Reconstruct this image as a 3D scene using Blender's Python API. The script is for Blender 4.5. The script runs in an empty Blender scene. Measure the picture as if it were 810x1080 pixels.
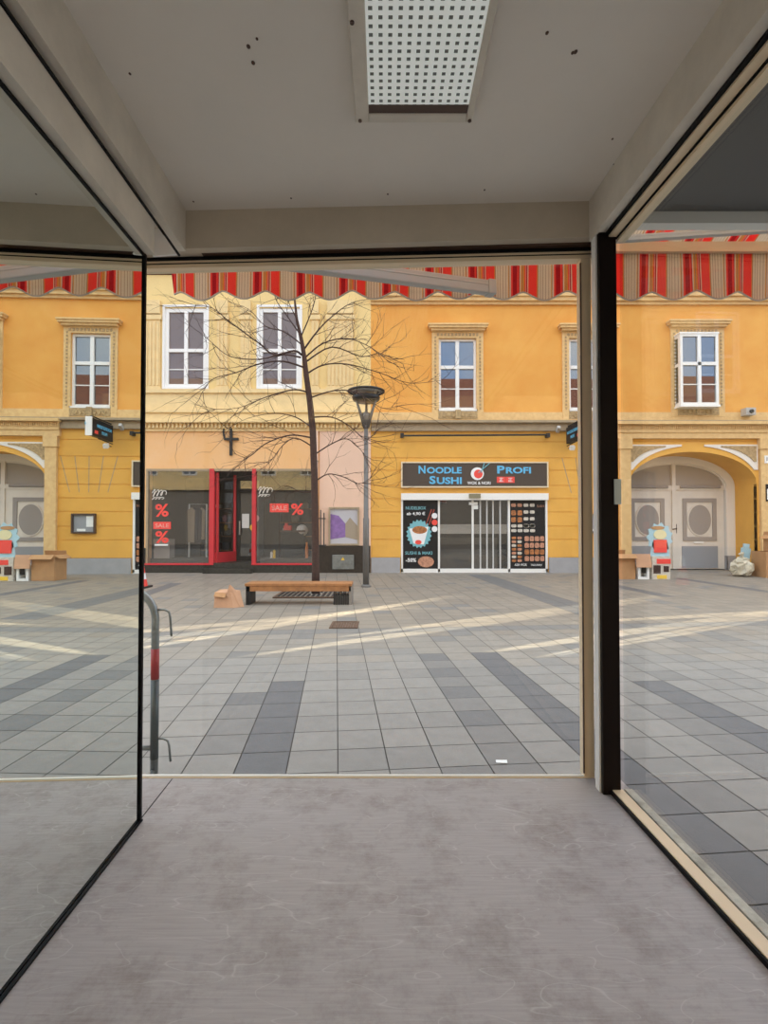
import bpy, bmesh, math, random
from mathutils import Vector, Matrix
random.seed(7)
R = math.radians
S = bpy.context.scene
COL = S.collection

# ------------------------------------------------------------------ camera, sky, sun, exposure
FOC, CAMH, PITCH, SHIFT_PX = 541.0, 1.4, R(1.1), 5.6
cd = bpy.data.cameras.new('camera'); cam = bpy.data.objects.new('camera', cd); COL.objects.link(cam)
cd.sensor_fit = 'HORIZONTAL'; cd.sensor_width = 36.0; cd.lens = 36.0 * FOC / 810.0
cd.shift_y = SHIFT_PX / 810.0; cd.clip_start = 0.02; cd.clip_end = 300
cam.location = (0, 0, CAMH); cam.rotation_euler = (R(90) + PITCH, 0, 0)
S.camera = cam

w = bpy.data.worlds.new('sky'); S.world = w; w.use_nodes = True
nt = w.node_tree; nt.nodes.clear()
tc = nt.nodes.new('ShaderNodeTexCoord'); sp = nt.nodes.new('ShaderNodeSeparateXYZ')
nt.links.new(tc.outputs['Generated'], sp.inputs[0])
rp = nt.nodes.new('ShaderNodeValToRGB')
e = rp.color_ramp.elements
e[0].position = 0.0; e[0].color = (0.80, 0.80, 0.80, 1)
e[1].position = 0.75; e[1].color = (0.74, 0.78, 0.86, 1)
el = rp.color_ramp.elements.new(0.25); el.color = (0.24, 0.44, 0.84, 1)
nt.links.new(sp.outputs['Z'], rp.inputs[0])
cn = nt.nodes.new('ShaderNodeTexNoise'); cn.inputs['Scale'].default_value = 2.2; cn.inputs['Detail'].default_value = 6
nt.links.new(tc.outputs['Generated'], cn.inputs['Vector'])
cr = nt.nodes.new('ShaderNodeValToRGB'); cr.color_ramp.elements[0].position = 0.44; cr.color_ramp.elements[1].position = 0.66; cr.color_ramp.elements[1].color = (0.85, 0.85, 0.85, 1)
nt.links.new(cn.outputs['Fac'], cr.inputs[0])
mx = nt.nodes.new('ShaderNodeMix'); mx.data_type = 'RGBA'
nt.links.new(cr.outputs[0], mx.inputs['Factor']); nt.links.new(rp.outputs[0], mx.inputs['A'])
mx.inputs['B'].default_value = (1.0, 0.96, 0.90, 1)
bg = nt.nodes.new('ShaderNodeBackground'); bg.inputs['Strength'].default_value = 2.6
nt.links.new(mx.outputs['Result'], bg.inputs['Color'])
wo = nt.nodes.new('ShaderNodeOutputWorld'); nt.links.new(bg.outputs[0], wo.inputs[0])

sd = bpy.data.lights.new('sun', 'SUN'); sun = bpy.data.objects.new('sun', sd); COL.objects.link(sun)
sd.energy = 4.5; sd.angle = R(0.6); sd.color = (1.0, 0.88, 0.70)
sun.location = (4, 30, 30)
_d = Vector((-0.25, -1.0, -0.50)).normalized()          # sunlight travels over the roofs opposite towards the viewer's side
sun.rotation_euler = _d.to_track_quat('-Z', 'Y').to_euler()

S.view_settings.view_transform = 'Standard'; S.view_settings.look = 'None'
S.view_settings.exposure = 0.12; S.view_settings.gamma = 1.0; S.view_settings.use_curve_mapping = False

# ------------------------------------------------------------------ pixel <-> place
def ray(px, py):
    xc = (px - 405.0) / FOC; yc = (540.0 - (py - SHIFT_PX)) / FOC
    c, s = math.cos(PITCH), math.sin(PITCH)
    return Vector((xc, c - yc * s, s + yc * c))
def at(px, py, Y):
    d = ray(px, py); t = Y / d.y
    return Vector((d.x * t, Y, CAMH + d.z * t))
def ground(px, py, z=0.0):
    d = ray(px, py); t = (z - CAMH) / d.z
    return Vector((d.x * t, d.y * t, z))
DF = 15.8                                               # distance of the facades
def fx(px): return at(px, 556, DF).x
def fz(py): return at(405, py, DF).z

# ------------------------------------------------------------------ mesh builder
ORG = {}
class MB:
    def __init__(s): s.v = []; s.f = []; s.m = []
    def face(s, pts, mi=0):
        b = len(s.v); s.v += [tuple(p) for p in pts]; s.f.append(tuple(range(b, b + len(pts)))); s.m.append(mi); return s
    def hexa(s, p, mi=0):                               # p: 4 bottom (ccw) + 4 top
        b = len(s.v); s.v += [tuple(q) for q in p]
        for q in ((0,3,2,1),(4,5,6,7),(0,1,5,4),(1,2,6,5),(2,3,7,6),(3,0,4,7)):
            s.f.append(tuple(b + i for i in q)); s.m.append(mi)
        return s
    def box(s, x0, x1, y0, y1, z0, z1, mi=0):
        x0, x1 = sorted((x0, x1)); y0, y1 = sorted((y0, y1)); z0, z1 = sorted((z0, z1))
        return s.hexa([(x0,y0,z0),(x1,y0,z0),(x1,y1,z0),(x0,y1,z0),(x0,y0,z1),(x1,y0,z1),(x1,y1,z1),(x0,y1,z1)], mi)
    def obox(s, c, size, rot=None, mi=0):
        c = Vector(c); hx, hy, hz = [q / 2 for q in size]
        M = rot if rot is not None else Matrix.Identity(3)
        P = [(-hx,-hy,-hz),(hx,-hy,-hz),(hx,hy,-hz),(-hx,hy,-hz),(-hx,-hy,hz),(hx,-hy,hz),(hx,hy,hz),(-hx,hy,hz)]
        return s.hexa([c + M @ Vector(q) for q in P], mi)
    def prism(s, poly, y0, y1, mi=0):                   # poly: list of (x, z); extruded along Y
        n = len(poly); b = len(s.v)
        s.v += [(x, y0, z) for x, z in poly] + [(x, y1, z) for x, z in poly]
        s.f.append(tuple(range(b, b + n))); s.m.append(mi)
        s.f.append(tuple(range(b + 2 * n - 1, b + n - 1, -1))); s.m.append(mi)
        for i in range(n):
            j = (i + 1) % n
            s.f.append((b + i, b + n + i, b + n + j, b + j)); s.m.append(mi)
        return s
    def prism_z(s, poly, z0, z1, mi=0):
        n = len(poly); b = len(s.v)
        s.v += [(x, y, z0) for x, y in poly] + [(x, y, z1) for x, y in poly]
        s.f.append(tuple(range(b + n - 1, b - 1, -1))); s.m.append(mi)
        s.f.append(tuple(range(b + n, b + 2 * n))); s.m.append(mi)
        for i in range(n):
            j = (i + 1) % n
            s.f.append((b + i, b + j, b + n + j, b + n + i)); s.m.append(mi)
        return s
    def prism_x(s, poly, x0, x1, mi=0):                 # poly: list of (y, z)
        n = len(poly); b = len(s.v)
        s.v += [(x0, y, z) for y, z in poly] + [(x1, y, z) for y, z in poly]
        s.f.append(tuple(range(b, b + n))); s.m.append(mi)
        s.f.append(tuple(range(b + 2 * n - 1, b + n - 1, -1))); s.m.append(mi)
        for i in range(n):
            j = (i + 1) % n
            s.f.append((b + i, b + n + i, b + n + j, b + j)); s.m.append(mi)
        return s
    def tube(s, pts, rad, n=8, mi=0):
        pts = [Vector(p) for p in pts]
        if not isinstance(rad, (list, tuple)): rad = [rad] * len(pts)
        b = len(s.v); prev = None
        for i, p in enumerate(pts):
            t = (pts[min(i + 1, len(pts) - 1)] - pts[max(i - 1, 0)]).normalized()
            if prev is None:
                a = Vector((0, 0, 1)) if abs(t.z) < 0.9 else Vector((1, 0, 0))
                u = t.cross(a).normalized()
            else:
                u = (prev - t * prev.dot(t)).normalized()
            prev = u; q = t.cross(u)
            for k in range(n):
                an = 2 * math.pi * k / n
                s.v.append(tuple(p + (u * math.cos(an) + q * math.sin(an)) * rad[i]))
        for i in range(len(pts) - 1):
            for k in range(n):
                k2 = (k + 1) % n
                s.f.append((b + i*n + k, b + i*n + k2, b + (i+1)*n + k2, b + (i+1)*n + k)); s.m.append(mi)
        s.f.append(tuple(b + k for k in range(n - 1, -1, -1))); s.m.append(mi)
        e_ = b + (len(pts) - 1) * n
        s.f.append(tuple(e_ + k for k in range(n))); s.m.append(mi)
        return s
    def lathe(s, prof, c, n=24, mi=0):                  # prof: (r, z)
        b = len(s.v)
        for r, z in prof:
            for k in range(n):
                an = 2 * math.pi * k / n
                s.v.append((c[0] + r * math.cos(an), c[1] + r * math.sin(an), c[2] + z))
        for i in range(len(prof) - 1):
            for k in range(n):
                k2 = (k + 1) % n
                s.f.append((b + i*n + k, b + i*n + k2, b + (i+1)*n + k2, b + (i+1)*n + k)); s.m.append(mi)
        s.f.append(tuple(b + k for k in range(n - 1, -1, -1))); s.m.append(mi)
        e_ = b + (len(prof) - 1) * n
        s.f.append(tuple(e_ + k for k in range(n))); s.m.append(mi)
        return s
    def sphere(s, c, r, sc=(1,1,1), n=14, mi=0):
        prof = [(max(1e-4, math.sin(math.pi * i / 10)) * r, -math.cos(math.pi * i / 10) * r * sc[2]) for i in range(11)]
        b0 = len(s.v); s.lathe(prof, (0,0,0), n, mi)
        for i in range(b0, len(s.v)):
            x, y, z = s.v[i]; s.v[i] = (x * sc[0] + c[0], y * sc[1] + c[1], z + c[2])
        return s
    def build(s, name, mat, parent=None, org=None, smooth=False, bevel=0.0, solid=0.0):
        me = bpy.data.meshes.new(name)
        if parent is not None: o0 = ORG[parent]
        elif org is not None: o0 = Vector(org)
        else:
            xs = [q[0] for q in s.v]; ys = [q[1] for q in s.v]; zs = [q[2] for q in s.v]
            o0 = Vector(((min(xs)+max(xs))/2, (min(ys)+max(ys))/2, min(zs)))
        me.from_pydata([(q[0]-o0.x, q[1]-o0.y, q[2]-o0.z) for q in s.v], [], s.f)
        for mm in (mat if isinstance(mat, (list, tuple)) else [mat]): me.materials.append(mm)
        me.polygons.foreach_set('material_index', s.m)
        if smooth: me.polygons.foreach_set('use_smooth', [True] * len(me.polygons))
        me.update()
        bm = bmesh.new(); bm.from_mesh(me); bmesh.ops.recalc_face_normals(bm, faces=bm.faces); bm.to_mesh(me); bm.free()
        o = bpy.data.objects.new(name, me); COL.objects.link(o); ORG[o] = o0
        if parent is not None: o.parent = parent
        else: o.location = o0
        if solid:
            md = o.modifiers.new('solid', 'SOLIDIFY'); md.thickness = solid; md.offset = 0
        if bevel:
            md = o.modifiers.new('bevel', 'BEVEL'); md.width = bevel; md.segments = 2; md.limit_method = 'ANGLE'
        return o
def tag(o, label, cat, group=None):
    o['label'] = label; o['category'] = cat
    if group: o['group'] = group
    return o
def struct(o): o['kind'] = 'structure'; return o
def thing(name, loc, label, cat, group=None):
    o = bpy.data.objects.new(name, None); COL.objects.link(o); o.location = loc; o.empty_display_size = 0.1
    ORG[o] = Vector(loc); return tag(o, label, cat, group)
def grid_wall(mb, x0, x1, z0, z1, y0, y1, holes, mi=0):  # wall with rectangular holes (hx0,hx1,hz0,hz1)
    xs = sorted({x0, x1, *[min(max(h[i], x0), x1) for h in holes for i in (0, 1)]})
    for a, b in zip(xs[:-1], xs[1:]):
        if b - a < 1e-6: continue
        c = (a + b) / 2
        hz = sorted([(max(h[2], z0), min(h[3], z1)) for h in holes if h[0] < c < h[1] and h[2] < z1 and h[3] > z0])
        z = z0
        for p, q in hz:
            if p > z + 1e-5: mb.box(a, b, y0, y1, z, p, mi)
            z = max(z, q)
        if z < z1 - 1e-5: mb.box(a, b, y0, y1, z, z1, mi)
    return mb
def frame_rect(mb, x0, x1, z0, z1, y0, y1, t, mi=0):
    mb.box(x0, x0 + t, y0, y1, z0, z1, mi); mb.box(x1 - t, x1, y0, y1, z0, z1, mi)
    mb.box(x0 + t, x1 - t, y0, y1, z0, z0 + t, mi); mb.box(x0 + t, x1 - t, y0, y1, z1 - t, z1, mi); return mb
def ellipse(cx, cz, rx, rz, n=28, a0=0, a1=2 * math.pi):
    full = abs(a1 - a0 - 2 * math.pi) < 1e-6
    k = n if full else n + 1
    return [(cx + rx * math.cos(a0 + (a1 - a0) * i / n), cz + rz * math.sin(a0 + (a1 - a0) * i / n)) for i in range(k)]
def lettering(txt, x, y, z, size, mat, parent, name='lettering', bold=0.0, shear=0.0, align='CENTER', depth=0.006, rotz=0.0, sx=1.0):
    cu = bpy.data.curves.new('txt', 'FONT'); cu.body = txt; cu.size = size; cu.align_x = align; cu.align_y = 'CENTER'
    cu.extrude = depth / 2; cu.offset = bold; cu.shear = shear; cu.resolution_u = 3
    t = bpy.data.objects.new('txt', cu); COL.objects.link(t)
    bpy.context.view_layer.update()
    me = bpy.data.meshes.new_from_object(t.evaluated_get(bpy.context.evaluated_depsgraph_get()))
    bpy.data.objects.remove(t); bpy.data.curves.remove(cu)
    o0 = ORG[parent]
    M = Matrix.Translation(Vector((x, y, z)) - o0) @ Matrix.Rotation(rotz, 4, 'Z') @ Matrix.Rotation(R(90), 4, 'X') @ Matrix.Diagonal((sx, 1, 1, 1))
    me.transform(M); me.materials.clear(); me.materials.append(mat)
    o = bpy.data.objects.new(name, me); COL.objects.link(o); o.parent = parent; ORG[o] = o0
    return o

def fit(txt, px0, px1, py0, py1, y, m_, parent, bold=0.0):
    o = lettering(txt, 0, y, 0, 0.25, m_, parent, bold=bold)
    vs = [v.co for v in o.data.vertices]; o0 = ORG[parent]
    a0, a1 = min(v.x for v in vs), max(v.x for v in vs); c0, c1 = min(v.z for v in vs), max(v.z for v in vs)
    X0_, X1_, Z0_, Z1_ = fx(px0) - o0.x, fx(px1) - o0.x, fz(py1) - o0.z, fz(py0) - o0.z
    for v in vs: v.x = X0_ + (v.x - a0) / (a1 - a0) * (X1_ - X0_); v.z = Z0_ + (v.z - c0) / (c1 - c0) * (Z1_ - Z0_)
    return o

# ------------------------------------------------------------------ materials
def mat(name, col, rough=0.6, metal=0.0, var=0.0, vscale=3.0, col2=None, bump=0.0, bscale=40.0, spec=0.5, emit=0.0, trans=0.0):
    m = bpy.data.materials.new(name); m.use_nodes = True
    n = m.node_tree.nodes; l = m.node_tree.links; p = n['Principled BSDF']
    p.inputs['Base Color'].default_value = (*col, 1); p.inputs['Roughness'].default_value = rough
    p.inputs['Metallic'].default_value = metal; p.inputs['Specular IOR Level'].default_value = spec
    if emit: p.inputs['Emission Color'].default_value = (*col, 1); p.inputs['Emission Strength'].default_value = emit
    if var or bump: t = n.new('ShaderNodeTexCoord')
    if var:
        no = n.new('ShaderNodeTexNoise'); no.inputs['Scale'].default_value = vscale; no.inputs['Detail'].default_value = 6; no.inputs['Roughness'].default_value = 0.65
        l.new(t.outputs['Object'], no.inputs['Vector'])
        r = n.new('ShaderNodeValToRGB'); a, b = r.color_ramp.elements
        a.position = 0.36; b.position = 0.68
        c2 = col2 if col2 else tuple(max(0, c * (1 - var)) for c in col)
        a.color = (*c2, 1); b.color = (*col, 1)
        l.new(no.outputs['Fac'], r.inputs[0]); l.new(r.outputs[0], p.inputs['Base Color'])
    if bump:
        nb = n.new('ShaderNodeTexNoise'); nb.inputs['Scale'].default_value = bscale; nb.inputs['Detail'].default_value = 4
        l.new(t.outputs['Object'], nb.inputs['Vector'])
        bp = n.new('ShaderNodeBump'); bp.inputs['Strength'].default_value = bump; bp.inputs['Distance'].default_value = 0.02
        l.new(nb.outputs['Fac'], bp.inputs['Height']); l.new(bp.outputs[0], p.inputs['Normal'])
    return m
def glass(name, f0, tint=(1, 1, 1), gl=(1, 1, 1)):       # clear pane: see-through plus angle-dependent reflection
    m = bpy.data.materials.new(name); m.use_nodes = True
    n = m.node_tree.nodes; l = m.node_tree.links; n.clear()
    lw = n.new('ShaderNodeLayerWeight'); lw.inputs['Blend'].default_value = 0.5
    pw = n.new('ShaderNodeMath'); pw.operation = 'POWER'; pw.inputs[1].default_value = 5.0
    l.new(lw.outputs['Facing'], pw.inputs[0])
    ma = n.new('ShaderNodeMath'); ma.operation = 'MULTIPLY_ADD'; ma.inputs[1].default_value = 1 - f0; ma.inputs[2].default_value = f0
    l.new(pw.outputs[0], ma.inputs[0])
    tr = n.new('ShaderNodeBsdfTransparent'); tr.inputs[0].default_value = (*tint, 1)
    g = n.new('ShaderNodeBsdfGlossy'); g.inputs['Roughness'].default_value = 0.0; g.inputs['Color'].default_value = (*gl, 1)
    mi = n.new('ShaderNodeMixShader'); o = n.new('ShaderNodeOutputMaterial')
    l.new(ma.outputs[0], mi.inputs[0]); l.new(tr.outputs[0], mi.inputs[1]); l.new(g.outputs[0], mi.inputs[2]); l.new(mi.outputs[0], o.inputs[0])
    return m
def dark_pane(name, base, fac):
    m = bpy.data.materials.new(name); m.use_nodes = True
    n = m.node_tree.nodes; l = m.node_tree.links; n.clear()
    d = n.new('ShaderNodeBsdfDiffuse'); d.inputs[0].default_value = (*base, 1)
    g = n.new('ShaderNodeBsdfGlossy'); g.inputs['Roughness'].default_value = 0.0
    mi = n.new('ShaderNodeMixShader'); mi.inputs[0].default_value = fac; o = n.new('ShaderNodeOutputMaterial')
    l.new(d.outputs[0], mi.inputs[1]); l.new(g.outputs[0], mi.inputs[2]); l.new(mi.outputs[0], o.inputs[0])
    return m
M = {}
M['ochre'] = mat('ochre_plaster', (0.80, 0.40, 0.085), 0.85, var=0.2, vscale=1.1, col2=(0.74, 0.325, 0.060), bump=0.15, bscale=25)
M['ochre_low'] = mat('ochre_plaster_lower', (0.80, 0.42, 0.075), 0.85, var=0.1, vscale=1.5, bump=0.12, bscale=25)
M['cream'] = mat('cream_plaster', (0.84, 0.62, 0.27), 0.85, var=0.08, vscale=1.5, bump=0.1, bscale=25)
M['creamtrim'] = mat('pale_cream_trim', (0.86, 0.64, 0.32), 0.8, var=0.12, vscale=4)
M['peach'] = mat('peach_plaster', (0.82, 0.50, 0.25), 0.85, var=0.12, vscale=1.2, col2=(0.82, 0.46, 0.19))
M['pink'] = mat('pink_plaster', (0.82, 0.55, 0.40), 0.85, var=0.08, vscale=1.3)
M['sand'] = mat('sandstone', (0.78, 0.53, 0.24), 0.85, var=0.3, vscale=8, col2=(0.66, 0.42, 0.18))
M['ornament'] = mat('carved_stone', (0.58, 0.40, 0.20), 0.9, var=0.5, vscale=16, bump=0.6, bscale=40)
M['ledge'] = mat('grey_ledge', (0.42, 0.32, 0.2), 0.8, var=0.2, vscale=6)
M['plinth'] = mat('grey_plinth', (0.38, 0.37, 0.37), 0.8, var=0.12, vscale=3)
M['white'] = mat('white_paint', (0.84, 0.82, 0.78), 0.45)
M['whitestone'] = mat('white_plaster', (0.78, 0.72, 0.64), 0.8)
M['pane'] = dark_pane('window_pane', (0.03, 0.028, 0.028), 0.22)
M['pane2'] = dark_pane('brown_pane', (0.20, 0.145, 0.11), 0.06)  # even brown base with weak gloss
M['gate'] = mat('grey_gate_paint', (0.74, 0.68, 0.60), 0.6, var=0.1, vscale=3)
M['gatedark'] = mat('dark_grey_gate_paint', (0.30, 0.27, 0.25), 0.6)
M['gateblue'] = mat('blue_grey_gate_paint', (0.30, 0.31, 0.33), 0.6)
M['reveal'] = mat('pale_reveal', (0.80, 0.77, 0.71), 0.8)
M['roof'] = mat('roof_tiles', (0.42, 0.13, 0.055), 0.8, var=0.5, vscale=6)
M['black'] = mat('black_rubber', (0.006, 0.006, 0.007), 0.5, spec=0.12)
M['darkpost'] = mat('dark_brown_post', (0.010, 0.006, 0.005), 0.5, spec=0.12)
M['iron'] = mat('black_iron', (0.02, 0.02, 0.02), 0.5, 0.3)
M['alu'] = mat('aluminium', (0.55, 0.52, 0.47), 0.38, 0.85)
M['beige'] = mat('anodised_beige', (0.80, 0.64, 0.43), 0.4)
M['greyprof'] = mat('pale_grey_profile', (0.74, 0.74, 0.70), 0.45)
M['armgrey'] = mat('grey_arm_paint', (0.46, 0.44, 0.41), 0.5)
M['ceil'] = mat('ceiling_paint', (0.76, 0.705, 0.63), 0.75, var=0.06, vscale=1.6)
M['beam'] = mat('beam_paint', (0.72, 0.655, 0.555), 0.6, var=0.15, vscale=5)
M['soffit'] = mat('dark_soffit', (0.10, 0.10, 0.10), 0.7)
M['red'] = mat('red_paint', (0.58, 0.025, 0.035), 0.45)
M['salered'] = mat('sale_red', (0.85, 0.07, 0.05), 0.6)
M['slate'] = mat('slate_plinth', (0.060, 0.055, 0.045), 0.45, spec=0.12, var=0.5, vscale=14)
M['marble'] = mat('black_marble', (0.035, 0.025, 0.018), 0.3, var=0.5, vscale=10)
M['interior'] = mat('shop_interior_wall', (0.13, 0.115, 0.10), 0.9)
M['dark'] = mat('dark_interior', (0.03, 0.028, 0.025), 0.8, spec=0.12)
M['sign'] = mat('sign_brown_grey', (0.085, 0.065, 0.052), 0.5, spec=0.12)
M['signblack'] = mat('sign_black', (0.015, 0.015, 0.017), 0.4, spec=0.12)
M['blue'] = mat('sign_blue', (0.11, 0.46, 0.74), 0.5)
M['teal'] = mat('poster_teal', (0.18, 0.46, 0.52), 0.5)
M['text_white'] = mat('text_white', (0.85, 0.85, 0.85), 0.5)
M['food'] = mat('food_orange', (0.62, 0.22, 0.06), 0.6, var=0.6, vscale=18)
M['food2'] = mat('food_salmon', (0.70, 0.33, 0.20), 0.6, var=0.5, vscale=20)
M['food3'] = mat('food_pale', (0.75, 0.68, 0.58), 0.6, var=0.4, vscale=20)
M['bark'] = mat('bark', (0.072, 0.034, 0.024), 0.9, var=0.4, vscale=20, bump=0.5)
M['steel'] = mat('galvanised_steel', (0.30, 0.32, 0.31), 0.4, 0.7, var=0.3, vscale=9)
M['polegrey'] = mat('lamp_post_grey', (0.16, 0.15, 0.14), 0.45, 0.3)
M['lampdark'] = mat('lamp_dark', (0.03, 0.03, 0.03), 0.4, 0.4)
M['lampglass'] = mat('lamp_diffuser', (0.7, 0.7, 0.66), 0.3)
M['wood'] = mat('bench_wood', (0.44, 0.19, 0.065), 0.55, var=0.35, vscale=9)
M['concrete'] = mat('concrete', (0.25, 0.22, 0.19), 0.8, var=0.2)
M['card'] = mat('cardboard', (0.50, 0.27, 0.12), 0.85, var=0.15, vscale=5)
M['card2'] = mat('cardboard_pale', (0.60, 0.34, 0.20), 0.85, var=0.15, vscale=5)
M['rust'] = mat('rusty_iron', (0.16, 0.09, 0.055), 0.8, var=0.4, vscale=20)
M['paper'] = mat('paper_white', (0.85, 0.85, 0.82), 0.8)
M['purple'] = mat('poster_purple', (0.30, 0.16, 0.42), 0.6, var=0.4, vscale=7)
M['yellow'] = mat('sticker_yellow', (0.85, 0.55, 0.05), 0.6)
M['skyblue'] = mat('card_light_blue', (0.40, 0.60, 0.68), 0.6)
M['plastic'] = mat('pale_plastic_bag', (0.66, 0.60, 0.46), 0.35, var=0.3, vscale=10)
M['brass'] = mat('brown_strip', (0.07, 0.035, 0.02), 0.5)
M['clear'] = glass('clear_glass', 0.015, (0.945, 0.97, 0.97))
M['shopglass'] = glass('shop_glass', 0.085, (0.9, 0.9, 0.9))
M['signframe'] = mat('sign_frame_cream', (0.75, 0.62, 0.42), 0.5)
M['fabricgrey'] = mat('garment_dark', (0.05, 0.05, 0.06), 0.9)
M['garment'] = mat('garment_beige', (0.35, 0.28, 0.2), 0.9)
M['orange'] = mat('orange_print', (0.80, 0.25, 0.04), 0.6)
M['green'] = mat('sticker_grey_green', (0.50, 0.56, 0.53), 0.5)

# mirror
m = bpy.data.materials.new('mirror_silver'); m.use_nodes = True; n = m.node_tree.nodes; n.clear()
g = n.new('ShaderNodeBsdfGlossy'); g.inputs['Roughness'].default_value = 0.0; g.inputs['Color'].default_value = (0.84, 0.88, 0.85, 1)
o_ = n.new('ShaderNodeOutputMaterial'); m.node_tree.links.new(g.outputs[0], o_.inputs[0]); M['mirror'] = m

# brushed grey floor with scuffs
def floor_material():
    m = mat('brushed_floor', (0.30, 0.27, 0.27), 0.42); n = m.node_tree.nodes; l = m.node_tree.links; p = n['Principled BSDF']
    t = n.new('ShaderNodeTexCoord')
    mp = n.new('ShaderNodeMapping'); mp.inputs['Scale'].default_value = (1.2, 26, 1); l.new(t.outputs['Object'], mp.inputs['Vector'])
    a = n.new('ShaderNodeTexNoise'); a.inputs['Scale'].default_value = 5; a.inputs['Detail'].default_value = 8; a.inputs['Roughness'].default_value = 0.7; l.new(mp.outputs[0], a.inputs['Vector'])
    b = n.new('ShaderNodeTexNoise'); b.inputs['Scale'].default_value = 4.0; b.inputs['Detail'].default_value = 12; b.inputs['Roughness'].default_value = 0.78; l.new(t.outputs['Object'], b.inputs['Vector'])
    ra = n.new('ShaderNodeValToRGB'); ra.color_ramp.elements[0].position = 0.3; ra.color_ramp.elements[1].position = 0.72
    ra.color_ramp.elements[0].color = (0.325, 0.303, 0.302, 1); ra.color_ramp.elements[1].color = (0.435, 0.41, 0.408, 1); l.new(a.outputs['Fac'], ra.inputs[0])
    rb = n.new('ShaderNodeValToRGB'); rb.color_ramp.elements[0].position = 0.32; rb.color_ramp.elements[1].position = 0.52
    rb.color_ramp.elements[0].color = (0.64, 0.60, 0.56, 1); rb.color_ramp.elements[1].color = (1, 1, 1, 1); l.new(b.outputs['Fac'], rb.inputs[0])
    mu = n.new('ShaderNodeMix'); mu.data_type = 'RGBA'; mu.blend_type = 'MULTIPLY'; mu.inputs['Factor'].default_value = 1
    l.new(ra.outputs[0], mu.inputs['A']); l.new(rb.outputs[0], mu.inputs['B'])
    # pale scratches
    vo = n.new('ShaderNodeTexNoise'); vo.inputs['Scale'].default_value = 1.7; vo.inputs['Detail'].default_value = 1.2; vo.inputs['Distortion'].default_value = 0.4
    mp2 = n.new('ShaderNodeMapping'); mp2.inputs['Scale'].default_value = (2.0, 7, 1); mp2.inputs['Rotation'].default_value = (0, 0, 0.5); l.new(t.outputs['Object'], mp2.inputs['Vector']); l.new(mp2.outputs[0], vo.inputs['Vector'])
    rs = n.new('ShaderNodeValToRGB'); els = rs.color_ramp.elements
    els[0].position = 0.495; els[0].color = (0,0,0,1); els[1].position = 0.505; els[1].color = (0,0,0,1); mid = els.new(0.5); mid.color = (0.42,0.42,0.42,1)
    l.new(vo.outputs['Fac'], rs.inputs[0])
    m2 = n.new('ShaderNodeMix'); m2.data_type = 'RGBA'; l.new(rs.outputs[0], m2.inputs['Factor']); l.new(mu.outputs['Result'], m2.inputs['A']); m2.inputs['B'].default_value = (0.6, 0.58, 0.58, 1)
    l.new(m2.outputs['Result'], p.inputs['Base Color'])
    rr = n.new('ShaderNodeMapRange'); rr.inputs['To Min'].default_value = 0.34; rr.inputs['To Max'].default_value = 0.58; l.new(a.outputs['Fac'], rr.inputs['Value']); l.new(rr.outputs[0], p.inputs['Roughness'])
    return m
M['floor'] = floor_material()

# striped awning cloth: stripes follow the local X coordinate
def awning_material(per, translucency=0.5):
    m = bpy.data.materials.new('striped_awning_cloth'); m.use_nodes = True; n = m.node_tree.nodes; l = m.node_tree.links; n.clear()
    t = n.new('ShaderNodeTexCoord'); s = n.new('ShaderNodeSeparateXYZ'); l.new(t.outputs['Object'], s.inputs[0])
    d = n.new('ShaderNodeMath'); d.operation = 'DIVIDE'; d.inputs[1].default_value = per; l.new(s.outputs['X'], d.inputs[0])
    fr = n.new('ShaderNodeMath'); fr.operation = 'FRACT'; l.new(d.outputs[0], fr.inputs[0])
    r = n.new('ShaderNodeValToRGB'); r.color_ramp.interpolation = 'CONSTANT'
    red = (0.88, 0.115, 0.10); dred = (0.52, 0.03, 0.05); tan = (0.78, 0.69, 0.57); yel = (0.78, 0.42, 0.12); pk = (0.74, 0.42, 0.36); brn = (0.42, 0.31, 0.25)
    st = [(0, dred), (.10, red), (.14, dred), (.16, tan), (.19, yel), (.22, brn), (.235, yel), (.275, red), (.295, pk), (.32, dred), (.34, tan), (.365, red), (.56, yel), (.58, brn),
          (.595, tan), (.64, brn), (.65, tan), (.695, brn), (.705, tan), (.76, brn), (.77, tan), (.83, brn), (.84, tan), (.89, yel), (.905, brn), (.92, tan), (.955, red)]
    es = r.color_ramp.elements
    es[0].position = 0; es[0].color = (*st[0][1], 1); es[1].position = st[-1][0]; es[1].color = (*st[-1][1], 1)
    for p_, c_ in st[1:-1]: k = es.new(p_); k.color = (*c_, 1)
    l.new(fr.outputs[0], r.inputs[0])
    a = n.new('ShaderNodeBsdfDiffuse'); b = n.new('ShaderNodeBsdfTranslucent'); l.new(r.outputs[0], a.inputs[0]); l.new(r.outputs[0], b.inputs[0])
    mi = n.new('ShaderNodeMixShader'); mi.inputs[0].default_value = translucency; o = n.new('ShaderNodeOutputMaterial')
    l.new(a.outputs[0], mi.inputs[1]); l.new(b.outputs[0], mi.inputs[2]); l.new(mi.outputs[0], o.inputs[0])
    return m
M['awning'] = awning_material(0.262, 0.6)

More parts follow.
